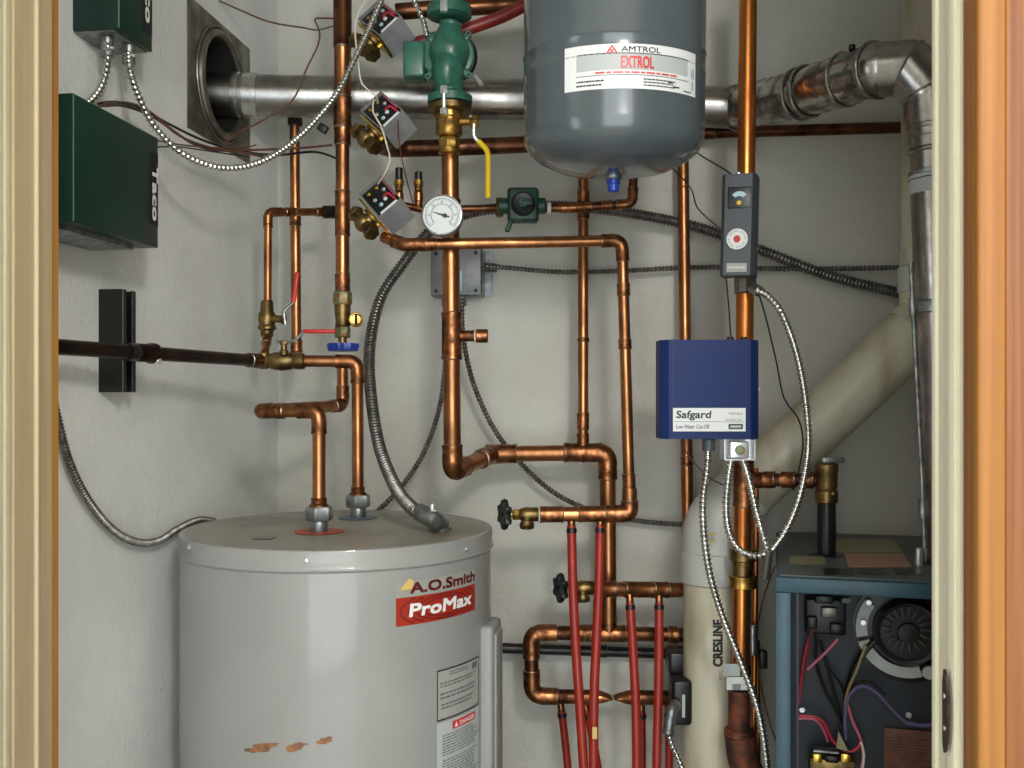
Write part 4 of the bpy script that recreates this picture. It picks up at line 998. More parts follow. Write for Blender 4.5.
win = MB().box(cf(.002, .048) + aT2 * .0012, (.038, .035, .0014), (aR2, aU, aT2), .0005).build('scale_window', stat_dark, ctl)
k_ = [cf(.002, .042) + aT2 * .0022 + (aR2 * math.cos(math.radians(a)) + aU * math.sin(math.radians(a))) * R for R, rng in ((.017, range(40, 141, 10)), (.0085, range(140, 39, -10))) for a in rng]
MB().prism(k_, aT2 * .0006).build('fan_scale', pale_blue, win)
MB().cyl(cf(.002, .038) + aT2 * .002, cf(.002, .038) + aT2 * .005, .0048, 14).build('adjusting_screw', brass_bright, win)
dl_ = MB().cyl(cf(.0, -.027), cf(0, -.027) + aT2 * .004, .0190, 36).build('dial', white_m, ctl, 'round white dial')
MB().cyl(cf(0, -.027) + aT2 * .003, cf(0, -.027) + aT2 * .0065, .0062, 18).build('red_button', red_p, dl_, 'red centre')
fm = MB()
for i in range(24):
    a = 2 * math.pi * i / 24
    if i % 6 == 5: continue
    fm.box(cf(0, -.027) + aT2 * .0042 + (aR2 * math.cos(a) + aU * math.sin(a)) * .0145, (.0012, .003, .0004), (aR2 * -math.sin(a) + aU * math.cos(a), aR2 * math.cos(a) + aU * math.sin(a), aT2))
fm.build('dial_print', grey_ink, dl_)
nb = MB().box(cf(0, -.078) + aT2 * .0004, (.036, .016, .001), (aR2, aU, aT2)).build('name_plate', silver_lab, ctl)
text_to(MB(), 'Honeywell', planar(cf(-.014, -.081), aR2, aU, aT2, .0012), .028, .006, bold=.02).build('lettering', white_m, nb)
MB().sphere(cc + aU * (ht / 2 + .002) + aT2 * .015 - aR2 * .002, .004, 10).build('top_screw', steel, ctl)
MB().hexn(P(745, 294, TL - .0), P(745, 278, TL - .0), .021, 10).build('well_fitting', dark_galv, ctl)
MB().cyl(P(752, 287, 1.84), P(760, 292, 1.82), .010, 16).build('conduit_connector', galv, ctl)

# ------------------------------------------------------------------ navy low-water cut-off
ST = 1.75
sg = empty('low_water_cutoff', P(708, 440, ST), 'navy blue square control box with a white label, in front of the copper pipes', 'control box')
sw_, shh, sd = .175, .174, .062
cc = P(707.5, 389.5, ST + sd / 2)
out = [(-sw_ / 2, -sd / 2), (-sw_ / 2, sd / 2 - .016), (-sw_ / 2 + .011, sd / 2 - .002), (-sw_ / 2 + .014, sd / 2), (sw_ / 2 - .018, sd / 2), (sw_ / 2 - .015, sd / 2 - .002), (sw_ / 2, sd / 2 - .018), (sw_ / 2, -sd / 2)]
MB().prism([cc + RIGHT * x + TOW * y - UP * shh / 2 for x, y in out], UP * shh).build('cover', blue_box, sg)
def sf(x, y, o=0): return cc + TOW * (sd / 2 + o) + RIGHT * x + UP * y
gm = MB()
for (x, y, a_, c_) in ((-.067, .02, .001, .138), (.062, .02, .001, .138), (-.0025, .070, .130, .001)):
    gm.box(sf(x, y, .0002), (a_, c_, .0006), (RIGHT, UP, TOW))
gm.build('groove', blue_line, sg)
lab = MB().box(sf(-.0030, -.053, .0003), (.127, .041, .0010), (RIGHT, UP, TOW)).build('label', white_m, sg, 'white label along the bottom of the navy box')
pl_ = planar(sf(-.0665, -.0735), RIGHT, UP, TOW, .0014)
tm = MB(); text_to(tm, 'Safgard', lambda u, v: pl_(.005 + u + v * .1, .0195 + v), .060, .0165, bold=.03); tm.build('lettering', green_ink, lab, 'dark green lettering')
tm = MB(); decal(tm, pl_, .003, .0165, .124, .0173)
text_to(tm, 'Low Water Cut-Off', lambda u, v: pl_(.005 + u + v * .1, .005 + v), .058, .0070, bold=.02)
text_to(tm, 'Hydrolevel', lambda u, v: pl_(.098 + u, .028 + v), .024, .006); text_to(tm, 'MODEL 550', lambda u, v: pl_(.092 + u, .0185 + v), .028, .0035)
tm.build('small_lettering', grey_ink, lab)
bd = MB(); decal(bd, pl_, .097, .004, .122, .013); bd.build('green_mark', verdigris if False else green_valve, lab)
pl2 = planar(sf(-.0665, -.0735), RIGHT, UP, TOW, .0018)
bd = MB(); decal(bd, pl2, .100, .0065, .119, .0105); bd.build('mark_centre', white_dull, lab)
for x in (.038, .062): MB().cyl(sf(x, shh / 2, -.02), sf(x, shh / 2 + .006, -.02), .006, 12).build('top_lug', black_p, sg)
MB().cyl(sf(sw_ / 2, .0, -.02), sf(sw_ / 2 + .003, .0, -.02), .004, 10).build('side_screw', steel, sg)
# below: barrel connector and open steel box
cn = MB().cyl(sf(0, -shh / 2, -.02), sf(0, -shh / 2 - .022, -.02), .0112, 18).build('barrel_connector', stat_grey, sg)
jb = empty('junction_bracket', P(737, 460, ST), 'small bright steel box with a round nut under the navy box', 'electrical box')
jc = P(737.3, 449.5, ST + .015)
MB().box(jc - RIGHT * .0262, (.002, .04, .034), (RIGHT, TOW, UP)).box(jc + RIGHT * .0262, (.002, .04, .034), (RIGHT, TOW, UP)).box(jc - UP * .017, (.052, .04, .002), (RIGHT, TOW, UP)).box(jc - TOW * .018, (.052, .002, .034), (RIGHT, TOW, UP)).build('steel_frame', steel, jb)
MB().box(jc + TOW * .012, (.034, .012, .030), (RIGHT, TOW, UP), .003, 3).build('cover_plate', steel, jb)
MB().hexn(jc + TOW * .018, jc + TOW * .024, .0085, 12).build('lock_nut', verdigris, jb)

# ------------------------------------------------------------------ armoured conduits
AC = .0072
flex('armoured_conduit', 'silver armoured conduit hanging from the small grey control in a long loop to the right', [P(758, 291, 1.81), P(768, 296, 1.80), P(782, 314, 1.78), P(797, 355, 1.77), P(806, 405, 1.76), P(808, 450, 1.76), P(800, 495, 1.755), P(786, 530, 1.75), P(771, 551, 1.75)], AC, silver, group='silver armoured conduits')
flex('armoured_conduit', 'silver armoured conduit looping down left from the steel box, turning right at its foot', [P(731, 460, 1.765), P(728, 480, 1.765), P(726, 510, 1.765), P(730, 535, 1.76), P(741, 551, 1.755), P(755, 556, 1.75), P(765, 554, 1.75)], AC, silver, group='silver armoured conduits')
flex('armoured_conduit', 'silver armoured conduit slanting down right from the steel box to the grey connector', [P(743, 460, 1.765), P(749, 480, 1.76), P(756, 510, 1.755), P(763, 535, 1.75), P(768, 552, 1.75)], AC, silver, group='silver armoured conduits')
MB().cyl(P(769, 549, 1.75), P(765, 578, 1.77), .0085, 14).build('conduit_connector', dark_galv, label='grey connector where the three right-hand conduits meet', cat='connector')
flex('armoured_conduit', 'long silver armoured conduit falling from the navy box across the cream pipe to the bottom', [P(708, 451, 1.76), P(707, 470, 1.76), P(703, 500, 1.77), P(704, 535, 1.77), P(710, 575, 1.77), P(722, 615, 1.77), P(740, 660, 1.76), P(755, 700, 1.75), P(763, 735, 1.74), P(769, 785, 1.73)], AC, silver, group='silver armoured conduits')

# left controls: conduits
ub_x = -.767
flex('armoured_conduit', 'silver armoured conduit sweeping from the upper green box up past the zone valves', [PX(128, 50, -.785), P(130, 70, 1.53), P(138, 95, 1.55), P(155, 127, 1.58), P(185, 155, 1.62), P(225, 168, 1.68), P(265, 160, 1.74), P(302, 134, 1.8), P(335, 96, 1.84), P(355, 58, 1.84), P(372, 22, 1.83), P(392, -25, 1.82)], .0062, silver, group='silver armoured conduits')
flex('armoured_conduit', 'short silver armoured conduit curving from the upper green box behind the lower one', [PX(107.5, 42, -.795), PX(107.5, 62, -.80), PX(103, 82, -.81), PX(93, 98, -.815), PX(80, 108, -.82)], .0062, silver, group='silver armoured conduits')
flex('armoured_conduit', 'short dark conduit entering the green pump from above', [P(408, -20, 1.9), P(416, 5, 1.9), P(423, 20, 1.91), P(427, 36, 1.92)], .0058, silver, group='silver armoured conduits')
for (px, py0, py1, x_, lb) in ((107.5, 29, 43, -.800, 'zinc connector under the near side of the upper green box'), (129, 38, 54, -.785, 'zinc connector under the far side of the upper green box')):
    q_ = PX(px, 34, x_); q_.z = 2.043
    root = MB().cyl(q_ - UP * .030, q_, .0098, 16).build('conduit_connector', galv, label=lb, cat='connector', group='zinc conduit connectors')
    MB().cyl(q_ + V((.006, -.004, -.018)), q_ + V((.013, -.006, -.018)), .0028, 8).build('screw', steel, root)
flex('flexible_conduit', 'thick grey corrugated conduit curving up from the heater top and away to the right wall', [P(420, 512, 1.72), P(412, 508, 1.74), P(396, 488, 1.82), P(379, 445, 1.93), P(370.5, 390, 2.02), P(370, 345, 2.08), P(380, 300, 2.12), P(400, 268, 2.13), P(430, 232, 2.13), P(470, 213, 2.13), P(520, 207, 2.15), P(580, 207, 2.17), P(640, 215, 2.17), P(700, 228, 2.16), P(760, 250, 2.15), P(830, 276, 2.14), P(899, 293, 2.13), P(940, 302, 2.12), P(984, 309, 2.11)], .0125, dull_flex, pitch=.0078, amp=.22)
ce = empty('conduit_elbow', on_top(436, 527), 'grey cast angled connector on the heater top', 'connector')
q = on_top(440, 529)
MB().tube(spline([q, q + V((0, 0, .010)), P(434, 520, 1.70), P(425, 515, 1.71), P(419, 512, 1.72)], .004), .0155, 18).sphere(q + V((0, 0, .010)), .0165, 18).build('body', galv, ce)
q2 = P(432, 512, 1.70)
MB().hexn(q2 - UP * .008, q2 + UP * .004, .009).cyl(q2, q2 + UP * .014, .0035, 8).build('clamp_screw', steel, ce)
MB().lathe(q - V((0, 0, .001)), UP, [(.020, 0), (.020, .004), (.017, .006)], 22).build('base', galv, ce)
flex('thin_cable', 'thin grey armoured cable running level to the right from the steel junction box', [P(484, 266, 2.16), P(510, 268, 2.18), P(560, 272, 2.19), P(620, 271, 2.19), P(700, 267.5, 2.18), P(800, 269, 2.165), P(903, 267.5, 2.13), P(984, 266, 2.11)], .0062, dull_flex, group='thin grey armoured cables')
flex('thin_cable', 'thin grey armoured cable curving down right from the junction box to behind the cream pipe', [P(462, 298, 2.16), P(463, 335, 2.18), P(474, 385, 2.19), P(500, 438, 2.2), P(545, 486, 2.2), P(590, 510, 2.2), P(640, 521, 2.2), P(690, 525, 2.18)], .0066, dull_flex, group='thin grey armoured cables')
flex('thin_cable', 'thin grey armoured cable curving down left behind the heater top', [P(446, 298, 2.17), P(446, 350, 2.19), P(440, 405, 2.2), P(424, 452, 2.2), P(400, 488, 2.2), P(372, 515, 2.2), P(340, 530, 2.2)], .0066, dull_flex, group='thin grey armoured cables')
flex('flexible_conduit', 'dark corrugated conduit sagging along the left wall to behind the heater', [PX(50, 385, -.825), PX(59, 425, -.825), PX(70, 464, -.825), PX(88, 500, -.825), PX(112, 529, -.825), PX(136, 542, -.825), PX(158, 541, -.825), PX(178, 529, -.825), PX(198, 520, -.828), PX(214, 521, -.828)], .0066, dull_flex, pitch=.0055)

# junction box
jb = empty('junction_box', P(459, 298, 2.18), 'grey steel junction box on the back wall behind the big vertical pipe', 'electrical box')
jx = PY(458, 273.5, BY - .024)
MB().box(jx, (.118, .046, .108), bev=.006, segs=3).build('box', galv, jb)
MB().box(jx + V((0, -.025, 0)), (.112, .003, .102), bev=.001).build('cover', grey_head, jb)
for sx in (-.045, .045):
    for sz in (-.042, .042): MB().cyl(jx + V((sx, -.0265, sz)), jx + V((sx, -.0285, sz)), .004, 10).build('screw', black_p, jb)
MB().box(jx + V((.008, -.0275, -.02)), (.012, .002, .045)).build('sticker', pale_blue, jb)
MB().box(jx + V((.066, .018, 0)), (.02, .003, .10)).build('side_ear', galv, jb)
MB().cyl(PY(483, 267, 2.2), PY(497, 268, 2.2), .010, 14).build('cable_clamp', dark_galv, jb)
MB().cyl(PY(462, 297, 2.2), PY(462, 306, 2.2), .010, 14).build('cable_clamp', dark_galv, jb)
MB().cyl(PY(446, 297, 2.2), PY(446, 306, 2.2), .010, 14).build('cable_clamp', dark_galv, jb)

# ------------------------------------------------------------------ green control boxes on the left wall
gb = empty('zone_controller', (-.79, 1.35, 1.728), 'large dark green control box on the left wall', 'control box', 'dark green control boxes')
y0, y1, z0, z1, xf = 1.2318, 1.466, 1.729, 1.899, -.740
MB().box(((WX + xf) / 2, (y0 + y1) / 2, (z0 + z1) / 2), (xf - WX, y1 - y0, z1 - z0), bev=.0012).build('cover', green_dark, gb)
MB().box((xf + .0003, y0 + .0006, (z0 + z1) / 2), (.0012, .0014, z1 - z0 - .003)).build('pale_edge', green_edge, gb)
MB().box(((WX + xf) / 2 - .008, (y0 + y1) / 2 - .01, z0 - .003), (xf - WX - .03, y1 - y0 - .05, .008)).build('bottom_strip', galv, gb)
st_ = MB().box((xf + .0006, y1 - .013, (z0 + z1) / 2 + .004), (.0008, .022, .112)).build('name_strip', black_p, gb, 'black strip with white lettering')
pl_ = planar((xf, y1 - .008, z0 + .108), -UP, YA * 1, XA, .0018)
text_to(MB(), 'Taco', lambda u, v: V((xf + .0022, y1 - .022 + v, z0 + .122 - u)), .082, .016, bold=.06).build('lettering', white_m, st_)
MB().torus((WX + .04, 1.40, z1 + .002), (0, 1, 0), .012, .0014, 20, 6).build('wire_loop', black_p, gb)
gb = empty('zone_controller', (-.80, 1.45, 2.045), 'smaller dark green control box on the left wall, cut by the top of the picture', 'control box', 'dark green control boxes')
y0, y1, z0, z1, xf = 1.397, 1.50, 2.045, 2.20, -.767
MB().box(((WX + xf) / 2, (y0 + y1) / 2, (z0 + z1) / 2), (xf - WX, y1 - y0, z1 - z0), bev=.0012).build('cover', green_dark, gb)
MB().box((xf + .0003, y0 + .0006, (z0 + z1) / 2), (.0012, .0014, z1 - z0 - .003)).build('pale_edge', green_edge, gb)
MB().box(((WX + xf) / 2 - .004, (y0 + y1) / 2, z0 - .001), (xf - WX - .008, y1 - y0 - .006, .002)).build('bottom_strip', galv, gb)
st_ = MB().box((xf + .0006, y1 - .017, z0 + .09), (.0008, .030, .13)).build('name_strip', black_p, gb, 'black strip with white lettering')
text_to(MB(), 'Taco', lambda u, v: V((xf + .0022, y1 - .026 + v, z0 + .135 - u)), .095, .018, bold=.06).build('lettering', white_m, st_)

# loose wires at left
grp = 'loose thermostat wires at the left'
wire('thermostat_wire', 'dark wire arching from the large green box top towards the flue plate', [PX(98, 104, -.80), PX(115, 102, -.79), P(140, 108, 1.6), P(165, 122, 1.68), P(200, 139, 1.78), P(235, 150, 1.86), P(275, 155, 1.9), P(315, 152, 1.98), P(340, 160, 2.07)], .0024, black_p, grp)
wire('thermostat_wire', 'second brown wire hugging the long silver conduit towards the flue plate', [PX(104, 104, -.78), P(128, 103, 1.57), P(150, 112, 1.63), P(180, 136, 1.7), P(212, 148, 1.8), P(240, 152, 1.86), P(268, 158, 1.9)], .0022, brown_wire, grp)
wire('thermostat_wire', 'brown wire beside the dark one, arching towards the flue plate', [PX(100, 106, -.79), P(125, 106, 1.58), P(155, 118, 1.65), P(190, 142, 1.75), P(215, 150, 1.82), P(250, 150, 1.88), P(300, 148, 1.95), P(332, 145, 1.99)], .0024, brown_wire, grp)
wire('thermostat_wire', 'thin brown wire leaving the large green box, upper of two', [PX(156, 140, -.75), P(175, 144, 1.66), P(205, 147, 1.78), P(240, 148, 1.86), P(256, 145, 1.9)], .0014, brown_wire, grp)
wire('thermostat_wire', 'thin black wire leaving the large green box, lower of two', [PX(156, 147, -.75), P(180, 147, 1.66), P(215, 152, 1.8), P(250, 157, 1.9)], .0014, black_p, grp)
wire('thermostat_wire', 'thin dark red wire sagging from the top edge to the tall riser', [P(200, -8, 2.0), P(240, 10, 2.02), P(270, 22, 2.02), P(305, 28, 2.02), P(318, 30, 2.02), P(333, 26, 2.02)], .0018, brown_wire, grp)
wire('thermostat_wire', 'dark red wire dropping in front of the flue from the riser', [P(333, 18.5, 2.02), P(316, 18.5, 2.0), P(316, 23, 1.98), P(319.5, 32, 1.98), P(318, 45, 1.97), P(306, 70, 1.96), P(296, 95, 1.95), P(285, 107, 1.94), P(262, 121, 1.92), P(236, 134, 1.88), P(222, 147, 1.84)], .0018, brown_wire, grp)
MB().box(P(323, 128.5, 1.98), (.020, .014, .016), ((RIGHT - UP * .6).normalized(), TOW, (UP + RIGHT * .6).normalized()), .003, 3).build('wire_clip', black_p, label='small black clip left of the tall riser, under the silver conduit', cat='clip')
wire('capillary_wire', 'thin black wire from under the grey tank to the top of the small grey control', [P(690, 148, 1.95), P(705, 158, 1.9), P(722, 168, 1.85), P(731, 174, 1.83)], .0015, black_p)
wire('capillary_wire', 'thin black wire dropping behind the straight copper pipe to the small grey control', [P(668, 164, 2.1), P(690, 187, 2.12), P(697, 207, 2.1), P(712, 222, 1.98), P(722, 230, 1.86)], .0015, black_p)
wire('capillary_wire', 'thin black wire hanging right of the navy box beside the long conduit loop', [P(757, 288, 1.84), P(766, 318, 1.84), P(776, 360, 1.84), P(784, 398, 1.84), P(798, 418, 1.84), P(803, 440, 1.84), P(800, 465, 1.83), P(793, 490, 1.85)], .0016, black_p)
wire('capillary_wire', 'thin wire between the small grey control and the top of the navy box', [P(726, 277, 1.84), P(729, 310, 1.84), P(731, 340, 1.82)], .0014, black_p)
wire('capillary_wire', 'thin coppery wire wandering down between the bright riser and the boiler', [P(775, 566, 1.9), P(763, 600, 1.9), P(757, 640, 1.9), P(762, 690, 1.88), P(772, 730, 1.87), P(777, 742, 1.87)], .0014, pink_wire if False else copper_dark)
wire('capillary_wire', 'thin brown wire from the navy box crossing the top of the cream bend', [P(684, 447, 1.84), P(690, 458, 1.84), P(710, 478, 1.84), P(726, 486, 1.86)], .0013, brown_wire)

# ------------------------------------------------------------------ cream plastic vent
PR = .0578
vp = empty('plastic_vent', P(711, 790, 1.93), 'thick cream plastic vent pipe: upright at the right, slanting down left, then down', 'vent pipe')
v0 = PY(933, -60, 2.045); v1 = PY(932, 316, 2.045); v2 = PY(713, 523, 2.045); v3 = PY(711.5, 800, 2.045)
d12 = (v2 - v1).normalized()
MB().tube([v0, V(v1) + (v0 - v1).normalized() * .10], PR, 40).build('upper_length', pvc, vp)
MB().tube([v1 + d12 * .02, v2 - d12 * .03], PR, 40).build('slanting_length', pvc, vp)
MB().tube([v2 + (v3 - v2).normalized() * .06, v3], PR, 40).build('lower_length', pvc, vp)
u1 = (v0 - v1).normalized()
MB().tube(fillet([v1 + u1 * .13, v1, v1 + d12 * .05], .05, 10), PR + .003, 40).build('upper_bend', pvc, vp)
MB().lathe(v1 + u1 * .045, u1, [(PR + .001, 0), (PR + .006, .003), (PR + .006, .050), (PR + .001, .053)], 40).build('upper_collar', pvc_white, vp, 'white collar')
d23 = (v3 - v2).normalized()
MB().tube(fillet([v2 - d12 * .095, v2 - d12 * .0, v2 + d23 * .06], .085, 12), PR + .003, 40).build('lower_bend', pvc_white, vp, 'whitish plastic bend')
MB().lathe(v2 + d23 * .055, d23, [(PR + .001, 0), (PR + .0065, .003), (PR + .0065, .062), (PR + .001, .065)], 40).build('lower_collar', pvc_white, vp, 'white collar')
# stamp on the pipe
vax = V((v3.x, v3.y, 0))
base_dir = V((0, 0, 0)) - vax; base_dir.z = 0; base_dir.normalize(); sdv = V((-base_dir.y, base_dir.x, 0)); sdv = sdv if sdv.dot(RIGHT) > 0 else -sdv
def vfn(th0, z0, off=.0008):
    R = PR + off
    return lambda u, v: vax + UP * (z0 + u) + base_dir * R * math.cos(th0 - v / PR) + sdv * R * math.sin(th0 - v / PR)
zz = P(716, 661, 1.99).z
text_to(MB(), 'CRESLINE', vfn(.36, zz), .090, .0175, bold=.07).build('stamp', ink, vp, 'black stamped lettering')
text_to(MB(), 'PVC', vfn(.36, zz - .026), .018, .007).build('small_stamp', grey_ink, vp)
for i, py in enumerate((534, 541)):
    q = P(713, py, 1.925)
    MB().box(q, (.012, .001, .006), (RIGHT, TOW, UP)).build('yellow_mark', purple_glue, vp)

# dark pump and grey angled connector left of the cream pipe
dp_ = empty('small_pump', P(678, 722, 2.0), 'black pump casing half hidden behind the cream pipe, low down', 'pump')
MB().box(P(680, 699, 2.0), (.040, .06, .090), (RIGHT, TOW, UP), .008, 3).build('casing', black_p, dp_)
MB().box(P(678, 660, 2.05), (.045, .06, .045), (RIGHT, TOW, UP), .006, 3).build('bracket', black_iron, dp_)
MB().box(P(683.5, 706, 1.965), (.006, .002, .045), (RIGHT, TOW, UP)).build('label', white_dull, dp_)
ac = empty('conduit_elbow', P(669, 731, 1.95), 'grey cast angled connector with a conduit, beside the black pump', 'connector')
MB().tube(fillet([P(676, 704, 1.96), P(671, 712, 1.94), P(668.5, 730, 1.94)], .02), [.011] * 11 , 16).build('body', galv, ac)
MB().cyl(P(668.5, 728, 1.94), P(668.3, 733, 1.94), .0125, 16).build('rim', galv, ac)
flex('armoured_conduit', 'short silver armoured conduit leaving the angled connector at the bottom edge', [P(668.5, 733, 1.94), P(672, 745, 1.93), P(679, 760, 1.92), P(688, 785, 1.92)], .0062, silver, group='silver armoured conduits')

# ------------------------------------------------------------------ boiler
th = math.radians(-7.6)
bu = V((math.cos(th), math.sin(th), 0)); bw_ = V((-math.sin(th), math.cos(th), 0))
bo = P(775.5, 577, 1.6); bo.z = bz
def B(u, w_, z): return bo + bu * u + bw_ * w_ + UP * z
bl = empty('boiler', B(.2, .25, -bz), 'teal boiler with its front panel off, wiring and fan motor showing, lower right', 'boiler')
ax3 = (bu, bw_, UP); BWd, BD = .40, .55
MB().box(B(BWd / 2, BD / 2, -.012), (BWd, BD, .024), ax3, .003).build('top_frame', teal, bl)
tp = MB().box(B(BWd / 2, BD / 2 + .004, .0012), (BWd - .012, BD - .02, .0024), ax3).build('top_plate', boiler_top, bl)
def bs(x0, y0, x1, y1, m_, nm, lb=None, z=.0035):
    a = P(x0, y1, BT * 1000 / (y1 - 396)); b2 = P(x1, y1, BT * 1000 / (y1 - 396)); c2 = P(x1 - (x1 - 782) * (y1 - y0) / 180 * .9, y0, BT * 1000 / (y0 - 396)); d2_ = P(x0 - (x0 - 782) * (y1 - y0) / 180 * .9, y0, BT * 1000 / (y0 - 396))
    pts = [V((p.x, p.y, bz + z)) for p in (a, b2, c2, d2_)]
    MB().prism(pts, -UP * .0006).build(nm, m_, tp, lb)
bs(849, 555, 912, 569, pink_lab, 'sticker', 'pinkish sticker'); bs(790, 558, 826, 566, beige_lab, 'sticker', 'small beige sticker'); bs(834, 541, 902, 554, beige_lab, 'sticker', 'wide beige sticker')
for x in (824, 858, 896): bs(x, 570, x + 30, 576.5, black_iron, 'vent_slot', None, .0030)
hb = 1.1
MB().box(B(.012, .012, -.024 - hb / 2), (.024, .024, hb), ax3, .002).build('corner_post', teal, bl)
MB().box(B(.034, .016, -.024 - hb / 2), (.004, .018, hb), ax3).build('inner_flange', navy_panel, bl)
MB().box(B(.002, BD / 2 + .01, -.024 - hb / 2), (.003, BD - .02, hb), ax3).build('side_panel', teal, bl)
MB().box(B(BWd - .002, BD / 2 + .01, -.024 - hb / 2), (.003, BD - .02, hb), ax3).build('side_panel', teal, bl)
MB().box(B(BWd / 2, .145, -.024 - hb / 2), (BWd - .01, .004, hb), ax3).build('inner_panel', navy_panel, bl)
MB().box(B(BWd / 2, BD / 2, -1.16), (BWd, BD, .05), ax3).build('base', teal, bl)
def BP(px, py, w_):
    """point on the plane w = w_ of the boiler"""
    d_ = P(px, py, 1) - V((0, 0, CAMZ)); o = V((0, 0, CAMZ)); k = ((bo - o).dot(bw_) + w_) / d_.dot(bw_)
    return o + d_ * k
nf = -bw_
# fan motor
mc = BP(906, 629, .09)
fm_ = MB().lathe(BP(906, 629, .142), nf, [(.086, 0), (.088, .004), (.088, .008), (.06, .012)], 48).build('fan_mounting_disc', black_iron, bl)
mo = MB().lathe(BP(906, 629, .130), nf, [(.052, 0), (.054, .01), (.054, .030), (.050, .038), (.044, .036), (.044, .030), (.018, .030), (.016, .036), (.004, .037)], 48).build('fan_motor', black_p, bl, 'round black fan motor with radial vents')
vm = MB()
for i in range(18):
    a = 2 * math.pi * i / 18; d0 = bu * math.cos(a) + UP * math.sin(a); d1 = bu * -math.sin(a) + UP * math.cos(a)
    vm.box(BP(906, 629, .0975) + d0 * .031, (.018, .0048, .004), (d0, d1, nf), .001)
vm.build('radial_fins', fin_m, mo)
# pale casting arcs
def arc_band(a0, a1, R0, R1, nm):
    c0 = BP(906, 629, .128); o_ = []
    for a in range(a0, a1 + 1, 6): o_.append(c0 + (bu * math.cos(math.radians(a)) + UP * math.sin(math.radians(a))) * R1)
    for a in range(a1, a0 - 1, -6): o_.append(c0 + (bu * math.cos(math.radians(a)) + UP * math.sin(math.radians(a))) * R0)
    k = len(o_) // 2; mb = MB()
    vs = o_ + [p + nf * .008 for p in o_]; N2 = len(o_); fs = []
    for i in range(k - 1):
        fs.append((N2 + i, N2 + i + 1, N2 + N2 - 2 - i, N2 + N2 - 1 - i)); fs.append((i, i + 1, N2 + i + 1, N2 + i)); fs.append((N2 - 2 - i, N2 - 1 - i, 2 * N2 - 1 - i, 2 * N2 - 2 - i))
    fs.append((0, N2 - 1, 2 * N2 - 1, N2)); mb.add(vs, fs, False).build(nm, white_dull, bl)
arc_band(144, 192, .062, .080, 'pale_casting'); arc_band(198, 288, .062, .080, 'pale_casting')
for (px, py) in ((868.5, 602), (863, 622), (908.5, 714.5), (802, 709), (929, 672)):
    q = BP(px, py, .118 if py < 680 and px > 850 else .142)
    MB().cyl(q, q + nf * .006, .005 if px != 929 else .012, 12).build('screw', steel, bl)
# control block
MB().box(BP(825, 615, .125), (.066, .03, .060), (bu, bw_, UP), .004, 3).build('gas_valve', black_iron, bl, 'dark control block')
for (px, py, w1_, h1) in ((824, 599, .03, .014), (829, 612, .026, .018), (812, 622, .016, .02), (836, 628, .02, .016), (843, 600, .010, .01)):
    MB().box(BP(px, py, .105), (w1_, .016, h1), (bu, bw_, UP), .003).build('control_knob', dark_galv if px == 829 else black_p, bl)
MB().box(BP(846, 600, .10), (.012, .012, .008), (bu, bw_, UP)).build('blue_terminal', blue_ring, bl)
dpz = MB().box(BP(911, 750, .138), (.085, .002, .068), (bu, bw_, UP)).build('data_plate', rust_label, bl, 'brown data plate')
fp = MB(); pf_ = planar(BP(886, 768, .1365), bu, UP, nf, .0006); fine_print(fp, pf_, 0, 0, .07, .055, 11, 41, .3); fp.build('fine_print', copper_dark, dpz)
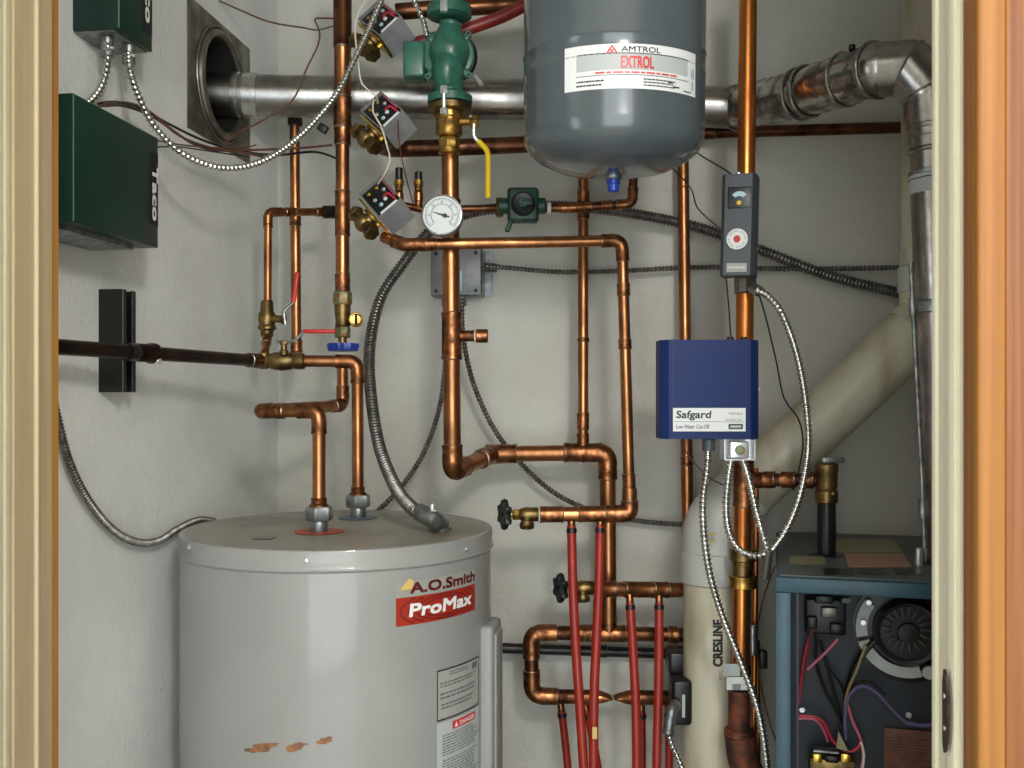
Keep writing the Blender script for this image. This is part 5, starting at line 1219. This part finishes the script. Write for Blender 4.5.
# transformer
tr = MB().box(BP(832, 765, .10), (.075, .04, .030), (bu, bw_, UP), .004).build('transformer', brass_dull, bl, 'pale brass-coloured transformer')
for (px, py) in ((817, 758), (846, 758)): MB().box(BP(px, py, .078), (.016, .006, .014), (bu, bw_, UP), .002).build('terminal', brass_bright, tr)
MB().box(BP(832, 759, .078), (.022, .006, .012), (bu, bw_, UP), .004, 3).build('coil', black_p, tr)
MB().box(BP(826, 750, .09), (.04, .02, .003), (bu, bw_, UP)).build('strap', galv, tr)
MB().prism([BP(838, 729, .10), BP(848, 749, .10), BP(836, 746, .10)], nf * .012).build('wire_nut', beige_lab, bl, 'pale conical wire nut')
# leads
def lead(pts, m_, r_=.0022, w_=.11): MB().tube(spline([BP(x, y, w_) for x, y in pts], .01), r_, 7).build('lead', m_, bl)
lead([(812, 630), (806, 650), (801, 680), (799, 705)], red_wire); lead([(838, 639), (825, 653), (807, 670)], pink_wire, .0026, .10)
lead([(799, 716), (815, 717), (825, 724), (832, 740), (846, 752), (858, 748), (861, 740)], red_wire, .0025, .10); lead([(799, 719), (813, 719), (822, 727), (828, 742)], pink_wire, .002, .098)
lead([(847, 702), (853, 722), (861, 740), (863, 760), (858, 775)], pink_wire, .0024, .098); lead([(816, 635), (817, 665), (825, 690), (838, 715), (841, 725)], black_p, .003, .102)
lead([(820, 640), (828, 670), (836, 700), (842, 722)], black_p, .003, .106); lead([(866, 645), (856, 672), (848, 690), (845, 710), (846, 732)], olive_wire, .0026, .10)
lead([(846, 740), (845, 715), (850, 694), (862, 686), (876, 692), (890, 707), (905, 722)], violet_wire, .0026, .095); lead([(846, 700), (856, 683), (872, 683), (884, 695)], black_p, .003, .104)
lead([(905, 722), (918, 725), (935, 725)], violet_wire, .0035, .12); lead([(875, 640), (862, 655), (852, 675), (846, 700)], black_p, .0055, .118)
lead([(861, 742), (864, 755), (862, 772)], white_wire, .0022, .094); lead([(830, 670), (843, 690), (846, 730)], black_p, .002, .11); lead([(812, 625), (808, 655), (806, 680)], brown_wire, .0018, .105)
# small fittings near the flue foot
ig = MB().cyl(P(919, 566, 1.7), P(919, 548, 1.7), .006, 12).build('sensor', steel, bl)
MB().cyl(P(926, 562, 1.72), P(926, 520, 1.72), .0045, 10).build('sensor_tube', galv, bl)
pipe('steel_rod', 'slim grey pipe beside the foot of the flue, at the door jamb', [P(911, 262, 1.62), P(918, 400, 1.62), P(922, 470, 1.62), P(925, 548, 1.62)], .0042, galv, elbows=False, bend=.02, group=None, couplings=((2, .5, .03, 1.9), (0, .33, .03, 1.7)))
